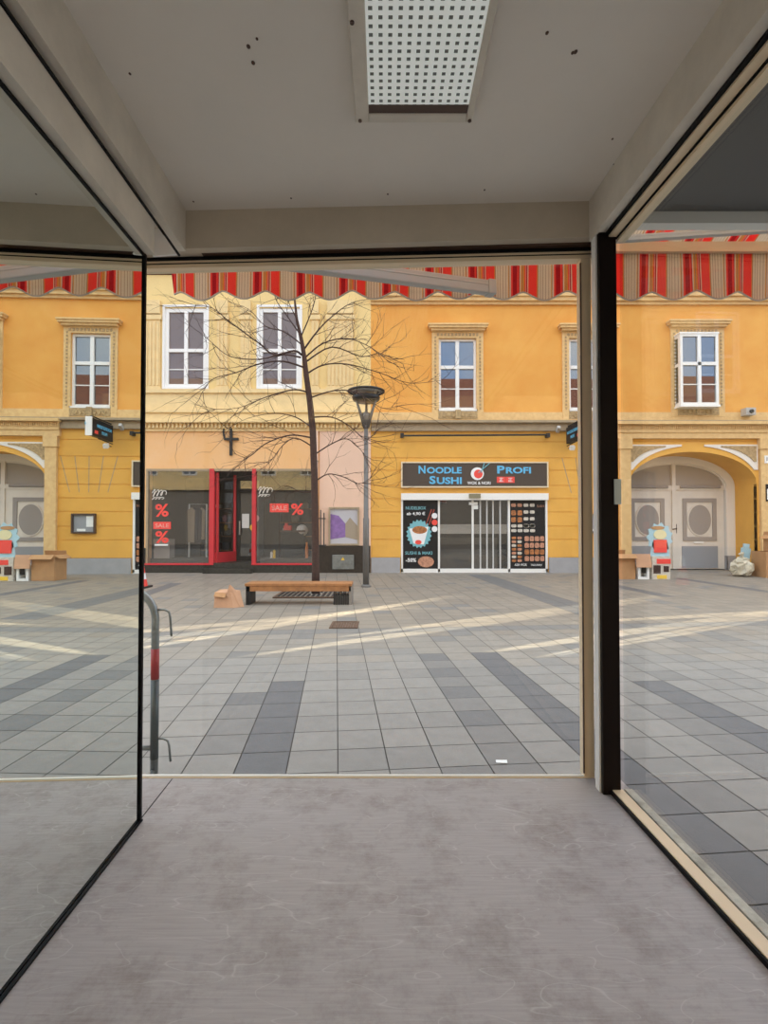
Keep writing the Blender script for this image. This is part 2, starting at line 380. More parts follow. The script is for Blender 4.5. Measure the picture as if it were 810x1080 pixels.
# ------------------------------------------------------------------ SETTING: the plaza
PA = R(-5.3); ca, sa = math.cos(PA), math.sin(PA)          # direction of the paving joints
PX = Vector((ca, -sa * 1.0)) ; PY = Vector((math.sin(PA), math.cos(PA)))
PX = Vector((math.cos(PA), -math.sin(PA)))
g0 = ground(356.4, 814); W = 0.2955
pav_cols = [(0.325, 0.308, 0.280), (0.312, 0.296, 0.270), (0.338, 0.318, 0.288), (0.292, 0.278, 0.256), (0.25, 0.24, 0.225), (0.162, 0.162, 0.166), (0.195, 0.193, 0.19),
            (0.355, 0.308, 0.250), (0.338, 0.295, 0.242), (0.372, 0.322, 0.262), (0.315, 0.275, 0.228),
            (0.34, 0.308, 0.265), (0.325, 0.296, 0.256), (0.355, 0.32, 0.275), (0.303, 0.277, 0.242)]
pav_cols = [tuple(v * (0.80 if k in (7, 8, 9, 10) else 0.84) for v in c) for k, c in enumerate(pav_cols)]
pmats = [mat('paver_%s' % nm, c, 0.62, var=0.12, vscale=7, bump=0.08, bscale=60) for nm, c in zip(('light', 'mid', 'pale', 'dusk', 'shade', 'slate', 'slate_pale', 'tan', 'tan_mid', 'tan_pale', 'tan_dusk', 'buff', 'buff_mid', 'buff_pale', 'buff_dusk'), pav_cols)]
joint = mat('paver_joint', (0.085, 0.078, 0.072), 0.9)
mb = MB(); mb.box(-60, 70, -40, 60, -0.3, -0.006, 15)
def rowY(j): return g0 + PX.to_3d() * 0 + Vector((PY.x, PY.y, 0)) * (j * W)
j_of = lambda py: (ground(356, py).y - g0.y) / W
rnd = random.Random(3)
jb, jc, jd, je = j_of(722), j_of(692), j_of(735), j_of(655)
gap = 0.0035
for i in range(-52, 62):
    for j in range(-14, 46):
        k = rnd.choices(range(5), (5, 5, 3, 3, 1))[0]
        if i == -2 and j < jb: k = 5
        elif i == -3 and 0 < j < jb - 1: k = rnd.choice((4, 6))
        elif i == 3 and j < jc: k = rnd.choice((4, 4, 6))
        elif i == 5 and j < jc: k = 5
        elif i == 9 and j < jd: k = 5
        elif i == 8 and j < jd - 2: k = 4
        elif i in (13, 14) and je < j < 40: k = 6
        elif int(j_of(664)) == j: k = 4
        elif i % 9 == 4 and i < -5 and (j % 23) < 12: k = 5
        elif i % 9 == 4 and i > 15 and (j % 23) < 12: k = 5
        if k < 4:
            jj = j + rnd.uniform(-1.5, 1.5)
            k += 7 if jj > j_of(672) else (11 if jj > j_of(700) else 0)
        base = Vector((g0.x, g0.y)) + PX * (i * W) + PY * (j * W)
        if base.y > DF + 1.2 or base.y < -1.5: continue
        if -0.9 < base.x < 0.75 and base.y < 2.0: continue
        q = [base + PX * a + PY * b for a, b in ((gap, gap), (W - gap, gap), (W - gap, W - gap), (gap, W - gap))]
        mb.face([(p.x, p.y, 0) for p in q], k)
plaza = mb.build('pavement', pmats + [joint], org=(0, 8, 0)); struct(plaza)

# ------------------------------------------------------------------ SETTING: the glazed booth
AX = 0.026
FL = 0.30                                                 # booth floor height above the plaza
def bb(mb, u0, u1, y0, y1, z0, z1, mi=0, zr=None):
    pts = []
    for z in (z0, z1):
        for u, y in ((u0, y0), (u1, y0), (u1, y1), (u0, y1)): pts.append((u - AX * y, y, z))
    return mb.hexa(pts, mi)
def pq(mb, corners, Y, t, mi=0):                          # corners: TL TR BR BL pixels on a plane Y, thickness t away from the viewer
    P = [at(x, y, Y) for x, y in corners]
    Q = [p + Vector((0, t, 0)) for p in P]
    return mb.hexa([P[3], P[2], Q[2], Q[3], P[0], P[1], Q[1], Q[0]], mi)
mb = MB(); bb(mb, -1.45, 1.09, -0.9, 2.294, 0.02, FL)
struct(mb.build('floor', M['floor'], org=(0, 1, FL)))
zl, zr_ = at(193, 222, 2.2).z, at(622, 212, 2.2).z
def ceil_z(u): return zl + (zr_ - zl) * (u + 0.803) / 1.75
mb = MB()
us = (-1.5, 1.02)
pts = []
for dz in (0, 0.18):
    for u, y in ((us[0], -0.9), (us[1], -0.9), (us[1], 2.36), (us[0], 2.36)): pts.append((u - AX * y, y, ceil_z(u) + dz))
mb.hexa(pts)
ceiling = struct(mb.build('ceiling', M['ceil'], org=(0, 1, zl)))
mb = MB()
for px, py, r in ((262, 50, .006), (267, 67, .006), (271, 42, .004), (607, 54, .006), (577, 34, .005), (604, 55, .005), (137, 79, .004), (646, 147, .004), (648, 174, .005), (307, 209, .004), (204, 212, .004), (511, 201, .004), (409, 205, .004)):
    d = ray(px, py); t = (ceil_z(d.x * 1.8) - CAMH) / d.z; p = Vector((0, 0, CAMH)) + d * t
    mb.sphere((p.x, p.y, ceil_z(p.x + AX * p.y) - 0.0005), r, (1, 1.3, .5), 8)
sp_ = mb.build('specks', M['brass'], ceiling); sp_['kind'] = 'stuff'
mb = MB(); bb(mb, -0.8685, -0.8645, 1.95, 2.262, FL - .002, FL + 0.0008); mb.build('seam', M['black'], bpy.data.objects['floor'])
# front fascia above the pane
mb = MB(); pq(mb, ((60, 225), (640, 209), (640, 249.5), (60, 266)), 2.2, 0.16)
fas = struct(mb.build('trim_1', mat('fascia_paint', (0.56, 0.49, 0.385), 0.6, var=0.12, vscale=5)))
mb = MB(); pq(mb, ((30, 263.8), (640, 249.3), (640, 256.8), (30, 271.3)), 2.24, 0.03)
mb.build('seal_and_shade', M['brass'], fas)  # dark brown strip stands in for the shadow line under the fascia
# left beam under the ceiling
mb = MB(); bb(mb, -0.90, -0.803, -0.9, 2.2, at(190, 265, 2.2).z, zl + 0.05)
struct(mb.build('trim_2', M['beam']))
# board above the mirror
zm = at(152, 268, 1.94).z
mb = MB(); bb(mb, -0.895, -0.829, -0.9, 1.945, zm, at(160, 233, 1.94).z)
hb = struct(mb.build('trim_3', M['beam']))
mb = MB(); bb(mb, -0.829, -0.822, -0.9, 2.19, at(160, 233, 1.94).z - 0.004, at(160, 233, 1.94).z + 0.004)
mb.build('seal_and_shade', M['black'], hb)  # black strip drawn in for the thin shadow between beam and board
mb = MB(); pq(mb, ((161, 231), (166, 238), (186, 268), (161, 270)), 2.03, 0.01); mb.build('lit_patch', M['white'], hb)  # white plate stands in for daylight on the underside of the beam
# wall behind the mirror
mb = MB(); bb(mb, -1.45, -0.892, -0.9, 1.925, FL, zl + 0.08)
struct(mb.build('wall_left', M['beam']))
# mirror
mir = thing('mirror', (-0.90, 1.0, FL), 'tall frameless wall mirror on the left side of the booth with black edge', 'mirror')
mb = MB(); bb(mb, -0.884, -0.864, -0.88, 1.932, FL + 0.004, zm - 0.003); mb.build('mirror_panel', M['mirror'], mir)
mb = MB(); bb(mb, -0.884, -0.857, 1.932, 1.944, FL + 0.002, zm - 0.003)
bb(mb, -0.862, -0.853, -0.88, 1.944, FL + 0.001, FL + 0.007)
bb(mb, -0.864, -0.860, -0.88, 1.944, zm - 0.012, zm - 0.003)
mb.build('edge_strip', M['black'], mir)
# right beam, window head and post
mb = MB(); bb(mb, 0.947, 1.03, -0.9, 2.2, 2.637, zr_ + 0.05)
struct(mb.build('trim_4', M['beam']))
mb = MB(); mb.box(0.926, 0.972, 2.15, 2.265, FL, 2.64); mb.box(0.902, 0.974, 2.13, 2.15, FL, 2.64); post = struct(mb.build('trim_5', M['darkpost']))
mb = MB(); mb.box(0.896, 0.926, 2.152, 2.195, FL, 2.64); mb.build('grey_strip', M['greyprof'], post)
# front window
mb = MB()
pq(mb, ((30, 271.3), (640, 256.8), (640, 271.8), (30, 286.3)), 2.27, 0.05)
pz = at(405, 820, 2.27).z
xr0, xr1 = at(615, 556, 2.27).x, at(625.5, 556, 2.27).x
mb.box(-1.42, xr1, 2.27, 2.275, FL - 0.002, FL + 0.003)
ztop = at(615, 270, 2.27).z
mb.box(xr0, xr1, 2.275, 2.325, FL, ztop); mb.box(-1.45, -1.41, 2.275, 2.325, FL, ztop - 0.06)
win1 = struct(mb.build('window_1', M['beige']))
mb = MB(); mb.box(-1.42, xr1, 2.276, 2.292, FL - .002, FL + .007); mb.build('sill_bead', M['greyprof'], win1)
mb = MB(); pq(mb, ((30, 281.3), (640, 266.8), (640, 267.8), (30, 282.3)), 2.268, 0.004); pq(mb, ((30, 274.8), (640, 260.3), (640, 263.3), (30, 277.8)), 2.262, 0.01); mb.build('seal_and_shade', M['black'], win1)
mb = MB(); mb.box(-1.41, xr0 + 0.004, 2.296, 2.304, FL + 0.004, ztop - 0.03); mb.build('pane', M['clear'], win1)
mb = MB(); mb.box(xr0 - 0.004, xr0, 2.27, 2.28, FL + 0.02, ztop - 0.03); mb.build('bead', M['brass'], win1)
# right window
mb = MB(); bb(mb, 0.996, 1.040, -0.9, 2.135, FL, FL + 0.020); bb(mb, 0.998, 1.036, -0.9, 2.14, 2.618, 2.637); bb(mb, 1.036, 1.072, -0.9, 2.14, 2.600, 2.637)
win2 = struct(mb.build('window_2', M['beige']))
mb = MB(); bb(mb, 0.988, 0.996, -0.9, 2.135, FL, FL + 0.016); bb(mb, 1.040, 1.045, -0.9, 2.135, FL, FL + 0.017); bb(mb, 1.030, 1.036, -0.9, 2.138, 2.612, 2.6185); bb(mb, 0.985, 0.998, -0.9, 2.138, 2.625, 2.637)
mb.build('seal_and_shade', M['black'], win2)
mb = MB(); bb(mb, 1.045, 1.078, -0.9, 2.135, FL, FL + 0.022); mb.build('outer_bead', mat('worn_white_bead', (0.60, 0.57, 0.48), 0.6, var=0.5, vscale=14), win2)
mb = MB(); bb(mb, 1.046, 1.054, -0.9, 2.135, FL + 0.02, 2.602); mb.build('pane', M['clear'], win2)
st = MB(); p = at(651, 518, 2.125); st.box(p.x - .012, .983, 2.1225, 2.1288, p.z - .055, p.z + .05)
tag(st.build('sticker', M['green']), 'small grey green sticker on the edge of the dark window post', 'sticker')
# dark soffit outside to the right and its edge profile
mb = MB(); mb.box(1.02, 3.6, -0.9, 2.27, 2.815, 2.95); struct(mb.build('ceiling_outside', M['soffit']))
mb = MB(); mb.box(1.00, 3.6, 2.275, 2.33, at(700, 236, 2.28).z, 2.86); struct(mb.build('trim_6', M['greyprof']))

# ceiling lamp
def cpt(px, py):
    d = ray(px, py); t = (ceil_z(d.x * 1.6) - CAMH) / d.z; return Vector((0, 0, CAMH)) + d * t
a, b_ = cpt(375, 122), cpt(498, 117)
cx0, cx1, cyf = a.x, b_.x, (a.y + b_.y) / 2
zc = (ceil_z(cx0) + ceil_z(cx1)) / 2
lamp = thing('ceiling_lamp', ((cx0 + cx1) / 2, cyf - 0.6, zc), 'rectangular ceiling lamp with white egg crate louvre and pale frame', 'lamp')
ix0, ix1, iyf = cpt(389, 112).x, cpt(493, 107).x, cpt(440, 110).y
yb = cyf - 1.25
mb = MB()
def lz(z0, z1, x0, x1, y0, y1): mb.box(x0, x1, y0, y1, zc + z0, zc + z1)
lz(-0.034, 0.03, cx0, ix0, yb, cyf); lz(-0.034, 0.03, ix1, cx1, yb, cyf); lz(-0.034, 0.03, ix0, ix1, iyf, cyf); lz(-0.034, 0.03, ix0, ix1, yb, yb + 0.04)
mb.build('housing', M['beam'], lamp, bevel=0.004)
diff = mat('louvre_white', (0.82, 0.86, 0.82), 0.35, emit=0.22)
mb = MB(); nx = 12; L_end = iyf - 0.035; L_beg = yb + 0.05
px_ = (ix1 - ix0) / nx
for k in range(nx + 1):
    x = ix0 + px_ * k; mb.box(x - px_ * 0.29, x + px_ * 0.29, L_beg, L_end, zc - 0.030, zc - 0.016)
ny = 46; py_ = (L_end - L_beg) / ny
for k in range(ny + 1):
    y = L_beg + py_ * k; mb.box(ix0, ix1, y - py_ * 0.24, y + py_ * 0.24, zc - 0.0295, zc - 0.0165)
mb.build('louvre', diff, lamp)
mb = MB(); mb.box(ix0, ix1, L_beg, L_end, zc - 0.0275, zc - 0.024); mb.build('back_plate', mat('louvre_back', (0.17, 0.175, 0.165), 0.6), lamp)
mb = MB(); mb.box(ix0, ix1, L_end, iyf, zc - 0.030, zc - 0.010); mb.build('gap_shade', M['brass'], lamp)  # dark strip stands in for the shadow in the gap past the louvre
for px, py in ((380, 122), (495, 117), (370, 12)):
    p = cpt(px, py); q = MB(); q.lathe([(0.006, 0), (0.006, 0.006)], (max(cx0 + .01, min(p.x, cx1 - .01)), min(p.y, cyf - .012), zc - 0.038), 10); q.build('screw', M['brass'], lamp)

# ------------------------------------------------------------------ AWNING
YA = 3.10
aw = thing('awning', (0, YA, 2.8), 'red grey and cream striped awning with scalloped valance outside the booth', 'awning')
xl, xr = at(178, 300, YA).x, 3.5
zbot = at(405, 316, YA).z; ztp = at(405, 266, YA).z
mb = MB(); n_ = 260; SC = 0.262
prev = None
for k in range(n_ + 1):
    x = xl + (xr - xl) * k / n_
    ph = ((x - xl) / SC - 0.15) % 1.0
    zz = zbot + 0.052 * abs(math.sin(math.pi * ph)) ** 1.4 * -1 + 0.052
    y = YA + 0.012 * math.sin(x * 9) ; off = 0.0
    cur = ((x, YA, ztp), (x + (0.03 if k < 4 else 0.03), y, zz))
    if prev: mb.face([prev[0], prev[1], cur[1], cur[0]])
    prev = cur
va = mb.build('valance', M['awning'], aw, solid=0.004)
mb = MB(); path = []
for k in range(n_ + 1):
    x = xl + (xr - xl) * k / n_; ph = ((x - xl) / SC - 0.15) % 1.0
    path.append((x + 0.03, YA + 0.012 * math.sin(x * 9), zbot + 0.052 - 0.052 * abs(math.sin(math.pi * ph)) ** 1.4))
mb.tube(path, 0.005, 6); mb.build('hem', M['armgrey'], va)
mb = MB(); mb.box(xl - 0.01, xr, YA - 0.03, YA + 0.03, ztp - 0.01, ztp + 0.05); mb.build('front_bar', M['beige'], aw)
mb = MB(); mb.hexa([(xl, 2.36, 3.42), (xr, 2.36, 3.42), (xr, YA, ztp + 0.05), (xl, YA, ztp + 0.05), (xl, 2.36, 3.424), (xr, 2.36, 3.424), (xr, YA, ztp + 0.054), (xl, YA, ztp + 0.054)])
mb.build('canopy_cloth', M['awning'], aw)
mb = MB(); mb.box(xl - 0.02, xr, 2.34, 2.46, 3.36, 3.5); mb.build('cassette', M['beige'], aw)
def arm(p0, p1, h, d, nm='arm'):
    p0, p1 = Vector(p0), Vector(p1); t = (p1 - p0); Lh = t.length; t.normalize()
    side = t.cross(Vector((0, 0, 1))).normalized(); up = side.cross(t)
    Mx = Matrix((t, side, up)).transposed()
    q = MB(); q.obox((p0 + p1) / 2, (Lh, d, h), Mx); q.obox((p0 + p1) / 2 + up * h * 0.12 - Vector((0, 0, 0)), (Lh, d * 1.12, h * 0.18), Mx)
    a_ = q.build(nm, M['armgrey'], aw, bevel=0.008)
    q = MB(); q.obox(p1, (0.05, d * 1.3, h * 1.12), Mx); q.build('end_cap', M['armgrey'], a_, bevel=0.006)
    return a_
arm(at(215, 265, 2.50), at(517, 304, 3.02), 0.078, 0.05)
arm(at(600, 256, 2.62), at(860, 239, 2.75), 0.030, 0.03)

# ------------------------------------------------------------------ OCHRE BUILDING
XB = fx(391)                                              # border between the two houses
XR = 26.0; ZT = fz(318)
och = thing('ochre_building', (10, DF, 0), 'ochre two storey house with white windows and arched gateway across the square', 'building')
WH = [(463, 503, 357, 432), (601, 641, 357, 432)]         # white windows (px)
holes = [(fx(a), fx(b), fz(d), fz(c)) for a, b, c, d in WH]
wc = (719, 760, 352, 427)
holes_c = (fx(716), fx(758), fz(428), fz(353))
extra = [(fx(850), fx(890), fz(432), fz(357)), (fx(960), fx(1000), fz(432), fz(357))]
mb = MB(); zl1 = fz(446)
grid_wall(mb, XB, XR, zl1, ZT, DF, DF + 0.4, holes + [holes_c] + extra)
mb.build('upper_wall', M['ochre'], och)
# ground floor in courses with joints
gx0, gx1, gzc = fx(664), fx(799), fz(476.5)
gzs = 2.72
shop = (fx(423), fx(577.5), -1, fz(520.5))
mb = MB(); mb2 = MB()
courses = [446, 466, 483, 496, 512, 526, 540, 555, 569, 588]
zc_ = [fz(c) for c in courses]
for a, b in zip(zc_[1:], zc_[:-1]):
    grid_wall(mb, XB, XR, a + 0.012, b - 0.012 if b != zc_[0] else b, DF, DF + 0.15, [shop, (gx0, gx1, -1, gzc)])
grid_wall(mb, XB, XR, 0, zl1, DF + 0.018, DF + 0.40, [shop, (gx0, gx1, -1, gzc)])
# spandrels over the arch
def arch_pts(x0, x1, zs, zcr, n=32):
    cx, hw = (x0 + x1) / 2, (x1 - x0) / 2
    return [(cx - hw * math.cos(math.pi * k / n), zs + (zcr - zs) * math.sin(math.pi * k / n)) for k in range(n + 1)]
ap = arch_pts(gx0, gx1, gzs, gzc)
for (xa, za), (xb, zb) in zip(ap[:-1], ap[1:]):
    mb.prism([(xa, za), (xb, zb), (xb, gzc), (xa, gzc)], DF, DF + 0.40)
mb.build('lower_wall', M['ochre_low'], och)
# reveal of the arch (deep orange soffit)
mb = MB()
yr0, yr1 = DF + 0.40, DF + 1.0
full = [(gx0, 0)] + ap + [(gx1, 0)]
for (xa, za), (xb, zb) in zip(full[:-1], full[1:]):
    na = Vector((xa - (gx0 + gx1) / 2, 0, za - 1.5)).normalized() * 0.3; nb = Vector((xb - (gx0 + gx1) / 2, 0, zb - 1.5)).normalized() * 0.3
    mb.hexa([(xa, yr0, za), (xb, yr0, zb), (xb, yr1, zb), (xa, yr1, za), (xa + na.x, yr0, za + na.z), (xb + nb.x, yr0, zb + nb.z), (xb + nb.x, yr1, zb + nb.z), (xa + na.x, yr1, za + na.z)])
mb.build('arch_reveal', M['ochre_low'], och)
# inner white reveal
ix0_, ix1_ = gx0 + 0.28, gx1 - 0.28; izc = gzc - 0.22
ap2 = arch_pts(ix0_, ix1_, gzs, izc); full2 = [(ix0_, 0)] + ap2 + [(ix1_, 0)]
mb = MB()
for (xa, za), (xb, zb), (xc, zc2), (xd, zd) in zip(full2[:-1], full2[1:], full[:-1], full[1:]):
    mb.hexa([(xa, yr1, za), (xb, yr1, zb), (xb, yr1 + 0.4, zb), (xa, yr1 + 0.4, za), (xc, yr1, zc2), (xd, yr1, zd), (xd, yr1 + 0.4, zd), (xc, yr1 + 0.4, zc2)])
mb.build('inner_reveal', M['reveal'], och)
mb = MB(); mb.box(ix1_ - .012, ix1_ + .01, yr1 - .012, yr1 + .3, 0, fz(588)); mb.box(ix1_ - .012, gx1, yr1 - .012, yr1, 0, fz(588)); mb.build('dado', M['plinth'], och)
# arch moulding ring with spandrel ornaments
for sgn in (-1, 1):
    cx = (gx0 + gx1) / 2; xo = cx + sgn * (gx1 - gx0) / 2 * 0.97; zt_ = gzc + 0.02
    hw_ = (gx1 - gx0) / 2; zk = fz(470.3)
    arcs = [(cx + sgn * (hw_ + .05) * math.cos(t), gzs + (zk - gzs) * math.sin(t)) for t in [R(22 + 58 * k / 14) for k in range(15)]]
    xo = cx + sgn * (hw_ + .02)
    poly = [(xo, arcs[0][1])] + arcs + [(arcs[-1][0], fz(469)), (xo, fz(469))]
    mb = MB(); mb2 = MB(); mb.prism(poly, DF - 0.03, DF)
    c = Vector((xo - sgn * .16, fz(469) - .12))
    mb2.prism([(c.x + (x - c.x) * 0.66, c.y + (z - c.y) * 0.62) for x, z in poly], DF - 0.05, DF - 0.028)
    spn = mb.build('spandrel_panel', M['whitestone'], och); mb2.build('carving', M['ornament'], spn)
# portal pilasters and entablature
for a, b in ((653, 664.5), (801, 813)):
    mb = MB(); mb.box(fx(a), fx(b), DF - 0.10, DF, 0, fz(474)); mb.box(fx(a) - 0.04, fx(b) + 0.04, DF - 0.14, DF, fz(474), fz(463))
    mb.box(fx(a) - 0.03, fx(b) + 0.03, DF - 0.14, DF, 0, 0.45)
    mb.build('pilaster', M['sand'], och)
mb = MB(); e0, e1 = fx(650), fx(816)
mb.box(e0, e1, DF - 0.12, DF, fz(463), fz(457)); mb.box(e0, e1, DF - 0.15, DF, fz(457), fz(449)); mb.box(e0 - .05, e1 + .05, DF - 0.28, DF, fz(449), fz(446))
x = e0
while x < e1: mb.box(x, x + 0.032, DF - 0.18, DF - 0.15, fz(453.5), fz(450)); x += 0.062
mb.build('entablature', M['sand'], och)
# string course, plinth, top cornice
mb = MB(); mb.box(XB + 0.02, XR, DF - 0.22, DF, fz(447), fz(444.5)); mb.box(XB + 0.02, e0, DF - 0.10, DF, fz(455), fz(447))
mb.build('string_course', M['ledge'], och)
mb = MB(); mb.box(XB + 0.02, XR, DF - 0.04, DF, fz(444.5), fz(435)); mb.build('sill_band', M['sand'], och)
for a, b in ((391.5, 422), (578.5, 652.5), (814, 1250)):
    mb = MB(); mb.box(fx(a), fx(b), DF - 0.06, DF, 0, fz(588)); mb.build('plinth', M['plinth'], och)
mb = MB()
for a, b, d in ((322, 319, .08), (319, 315, .16), (315, 311, .22), (311, 300, .12), (300, 285, .35)): mb.box(XB, XR, DF - d, DF + 0.4, fz(a), fz(b))
mb.build('cornice', M['sand'], och)
mb = MB(); mb.prism_x([(DF - 0.4, fz(285)), (DF + 5, fz(285) + 2.6), (DF + 10, fz(285)), ], XB, XR); mb.build('roof', M['roof'], och)
mb = MB(); mb.box(XB, XR, DF + 1.9, DF + 9.5, 0, fz(286)); mb.box(XR - 0.3, XR, DF + 0.4, DF + 1.9, 0, fz(286)); mb.build('back_wall', M['ochre'], och)
# fan joints above the notice board
mb = MB()
xc_ = fx(622)
for k in (-2, -1, 0, 1, 2):
    x0, x1 = xc_ + k * 0.28, xc_ + k * 0.42
    d = Vector((x1 - x0, 0, fz(483) - fz(520))).normalized(); s_ = Vector((d.z, 0, -d.x)) * 0.012
    a = Vector((x0, DF - 0.002, fz(520))); b = Vector((x1, DF - 0.002, fz(483)))
    mb.hexa([a - s_, a + s_, a + s_ + Vector((0, .01, 0)), a - s_ + Vector((0, .01, 0)), b - s_, b + s_, b + s_ + Vector((0, .01, 0)), b - s_ + Vector((0, .01, 0))])
mb.build('fan_joint', M['ledge'], och)
def surround(par, a, b, c, d, hood=True, m_=None):
    m_ = m_ or M['sand']; x0, x1, z0, z1 = fx(a), fx(b), fz(d), fz(c); w_ = 0.21
    q = MB(); q.box(x0 - w_, x0, DF - 0.05, DF, z0 - 0.32, z1); q.box(x1, x1 + w_, DF - 0.05, DF, z0 - 0.32, z1); q.box(x0 - w_, x1 + w_, DF - 0.05, DF, z1, z1 + 0.20)
    q.box(x0 - w_, x1 + w_, DF - 0.05, DF, z0 - 0.34, z0 - 0.32)
    z = z0
    while z < z1: 
        for xx in (x0 - w_ * 0.62, x1 + w_ * 0.38): q.box(xx, xx + w_ * 0.24, DF - 0.066, DF - 0.049, z, z + 0.06, 1)
        z += 0.11
    x = x0 - 0.05
    while x < x1 + 0.02: q.box(x, x + 0.06, DF - 0.066, DF - 0.049, z1 + 0.06, z1 + 0.14, 1); x += 0.11
    s_ = q.build('window_surround', [m_, M['ornament']], par)
    q = MB(); xm = (x0 + x1) / 2
    q.box(x0 - 0.02, x1 + 0.02, DF - 0.06, DF, z0 - 0.30, z0 - 0.06)
    for sg in (-1, 1):
        for k in range(3): q.prism(ellipse(xm + sg * (0.14 + 0.14 * k), z0 - 0.18, 0.055, 0.07, 10), DF - 0.085, DF - 0.055)
    q.box(xm - 0.08, xm + 0.08, DF - 0.12, DF - 0.05, z0 - 0.30, z0 - 0.03)
    q.build('apron', M['ornament'], s_)
    if hood:
        q = MB(); q.box(x0 - w_ - 0.03, x1 + w_ + 0.03, DF - 0.16, DF, z1 + 0.20, z1 + 0.27); q.box(x0 - w_ - 0.10, x1 + w_ + 0.10, DF - 0.22, DF, z1 + 0.27, z1 + 0.34)
        q.box(x0 - w_ - 0.13, x1 + w_ + 0.13, DF - 0.25, DF, z1 + 0.34, z1 + 0.39); q.build('hood', m_, s_)
    return s_
def casement(par, x0, x1, z0, z1, y, pane, tr=0.60, bar=True, t=0.075, ym=None):
    q = MB(); zt = z0 + (z1 - z0) * tr; xm = (x0 + x1) / 2
    frame_rect(q, x0, x1, z0, z1, y, y + 0.08, t); q.box(xm - 0.055, xm + 0.055, y - 0.01, y + 0.07, z0 + t, z1 - t); q.box(x0 + t, x1 - t, y - 0.015, y + 0.07, zt - 0.05, zt + 0.05)
    if bar: q.box(x0 + t, x1 - t, y + 0.03, y + 0.06, (z0 + zt) / 2 - 0.015, (z0 + zt) / 2 + 0.015)
    q.box(x0 - 0.03, x1 + 0.03, y - 0.10, y + 0.02, z0 - 0.05, z0)
    w_ = q.build('window', M['white'], par)
    q = MB(); q.box(x0 + 0.02, x1 - 0.02, y + 0.05, y + 0.06, z0 + 0.02, z1 - 0.02); q.build('pane', pane, w_)
    return w_
for a, b, c, d in WH + [(850, 890, 357, 432), (960, 1000, 357, 432)]:
    surround(och, a, b, c, d); casement(och, fx(a), fx(b), fz(d), fz(c), DF + 0.05, M['pane'])
# projecting box window over the gate
surround(och, 716, 758, 353, 428)
bx0, bx1, bz0, bz1 = fx(719.5) * 15.45 / DF, fx(760) * 15.45 / DF, at(405, 427, 15.45).z, at(405, 352, 15.45).z
yb0 = DF - 0.35
q = MB(); zt = bz0 + (bz1 - bz0) * 0.58; xm = (bx0 + bx1) / 2; t = 0.075
frame_rect(q, bx0, bx1, bz0, bz1, yb0, yb0 + 0.07, t); q.box(xm - .05, xm + .05, yb0 - .01, yb0 + .06, bz0 + t, bz1 - t); q.box(bx0 + t, bx1 - t, yb0 - .01, yb0 + .06, zt - .05, zt + .05)
q.box(bx0 + t, bx1 - t, yb0 + .02, yb0 + .05, (bz0 + zt) / 2 - .015, (bz0 + zt) / 2 + .015)
for x in (bx0, bx1 - 0.06):
    q.box(x, x + 0.06, yb0 + .07, yb0 + .12, bz0, bz1); q.box(x, x + .06, DF - .06, DF + 0.02, bz0, bz1)
    for z in (bz0, zt - .05, bz1 - .09): q.box(x, x + .06, yb0 + .12, DF - .06, z, z + .09)
q.box(bx0 - .03, bx1 + .03, yb0 - .03, DF, bz0 - .06, bz0); q.box(bx0 - .02, bx1 + .02, yb0 - .02, DF, bz1, bz1 + .05)
wb = q.build('box_window', M['white'], och)
q = MB(); q.box(bx0 + .03, bx1 - .03, yb0 + .045, yb0 + .055, bz0 + .02, bz1 - .02); q.box(bx0 + .025, bx0 + .035, yb0 + .1, DF - .04, bz0 + .02, bz1 - .02); q.box(bx1 - .035, bx1 - .025, yb0 + .1, DF - .04, bz0 + .02, bz1 - .02)
q.build('pane', M['pane'], wb)

# ------------------------------------------------------------------ GATE
YG = DF + 1.1
gt = thing('gate', ((gx0 + gx1) / 2, YG, 0), 'grey double gate with oval panels deep inside the ochre archway', 'gate')
gcx = (gx0 + gx1) / 2; hw = (gx1 - gx0) / 2 - 0.30
lf0 = MB()
ztr = gzs
for sg, nm in ((-1, 'left'), (1, 'right')):
    x0, x1 = (gcx - hw, gcx - 0.04) if sg < 0 else (gcx + 0.04, gcx + hw)
    q = MB(); q.box(x0, x1, YG, YG + 0.07, 0.03, ztr - 0.08)
    lf = q.build('door_leaf', M['gate'], gt)
    cx, ww = (x0 + x1) / 2, (x1 - x0)
    q = MB(); frame_rect(q, cx - ww * .34, cx + ww * .34, 0.95, 2.35, YG - 0.03, YG, 0.13); q.build('panel_moulding', M['gatedark'], lf)
    q = MB(); q.prism(ellipse(cx, 1.64, ww * .225, 0.49, 36), YG - 0.035, YG); q.build('oval_panel', M['gatedark'], lf)
    q = MB(); e1 = ellipse(cx, 1.64, ww * .225, .49, 48); e2 = [(cx + (x - cx) * (1.07 if i % 2 else 1.13), 1.64 + (z - 1.64) * (1.05 if i % 2 else 1.09)) for i, (x, z) in enumerate(e1)]
    for i in range(48): j = (i + 1) % 48; q.prism([e1[i], e1[j], e2[j], e2[i]], YG - .03, YG)
    q.build('oval_bead', M['gate'], lf)
    q = MB(); q.box(cx - ww * .36, cx + ww * .36, YG - 0.02, YG, 0.06, 0.78); q.build('kick_panel', M['gateblue'], lf)
    if sg > 0:
        q = MB(); q.tube([(x0 + 0.03, YG - 0.02, 1.35), (x0 + 0.03, YG - 0.07, 1.35), (x0 - 0.10, YG - 0.07, 1.33)], 0.018, 8); q.box(x0 - 0.01, x0 + 0.06, YG - 0.025, YG, 1.2, 1.5); q.build('handle', M['iron'], lf)
        q = MB(); q.box(cx - .2, cx + .12, YG - 0.03, YG - .02, .86, .93); q.build('letter_slot', M['white'], lf)
q = MB(); q.box(gcx - 0.06, gcx + 0.06, YG - 0.05, YG + 0.07, 0.03, izc); q.build('centre_post', M['gate'], gt)
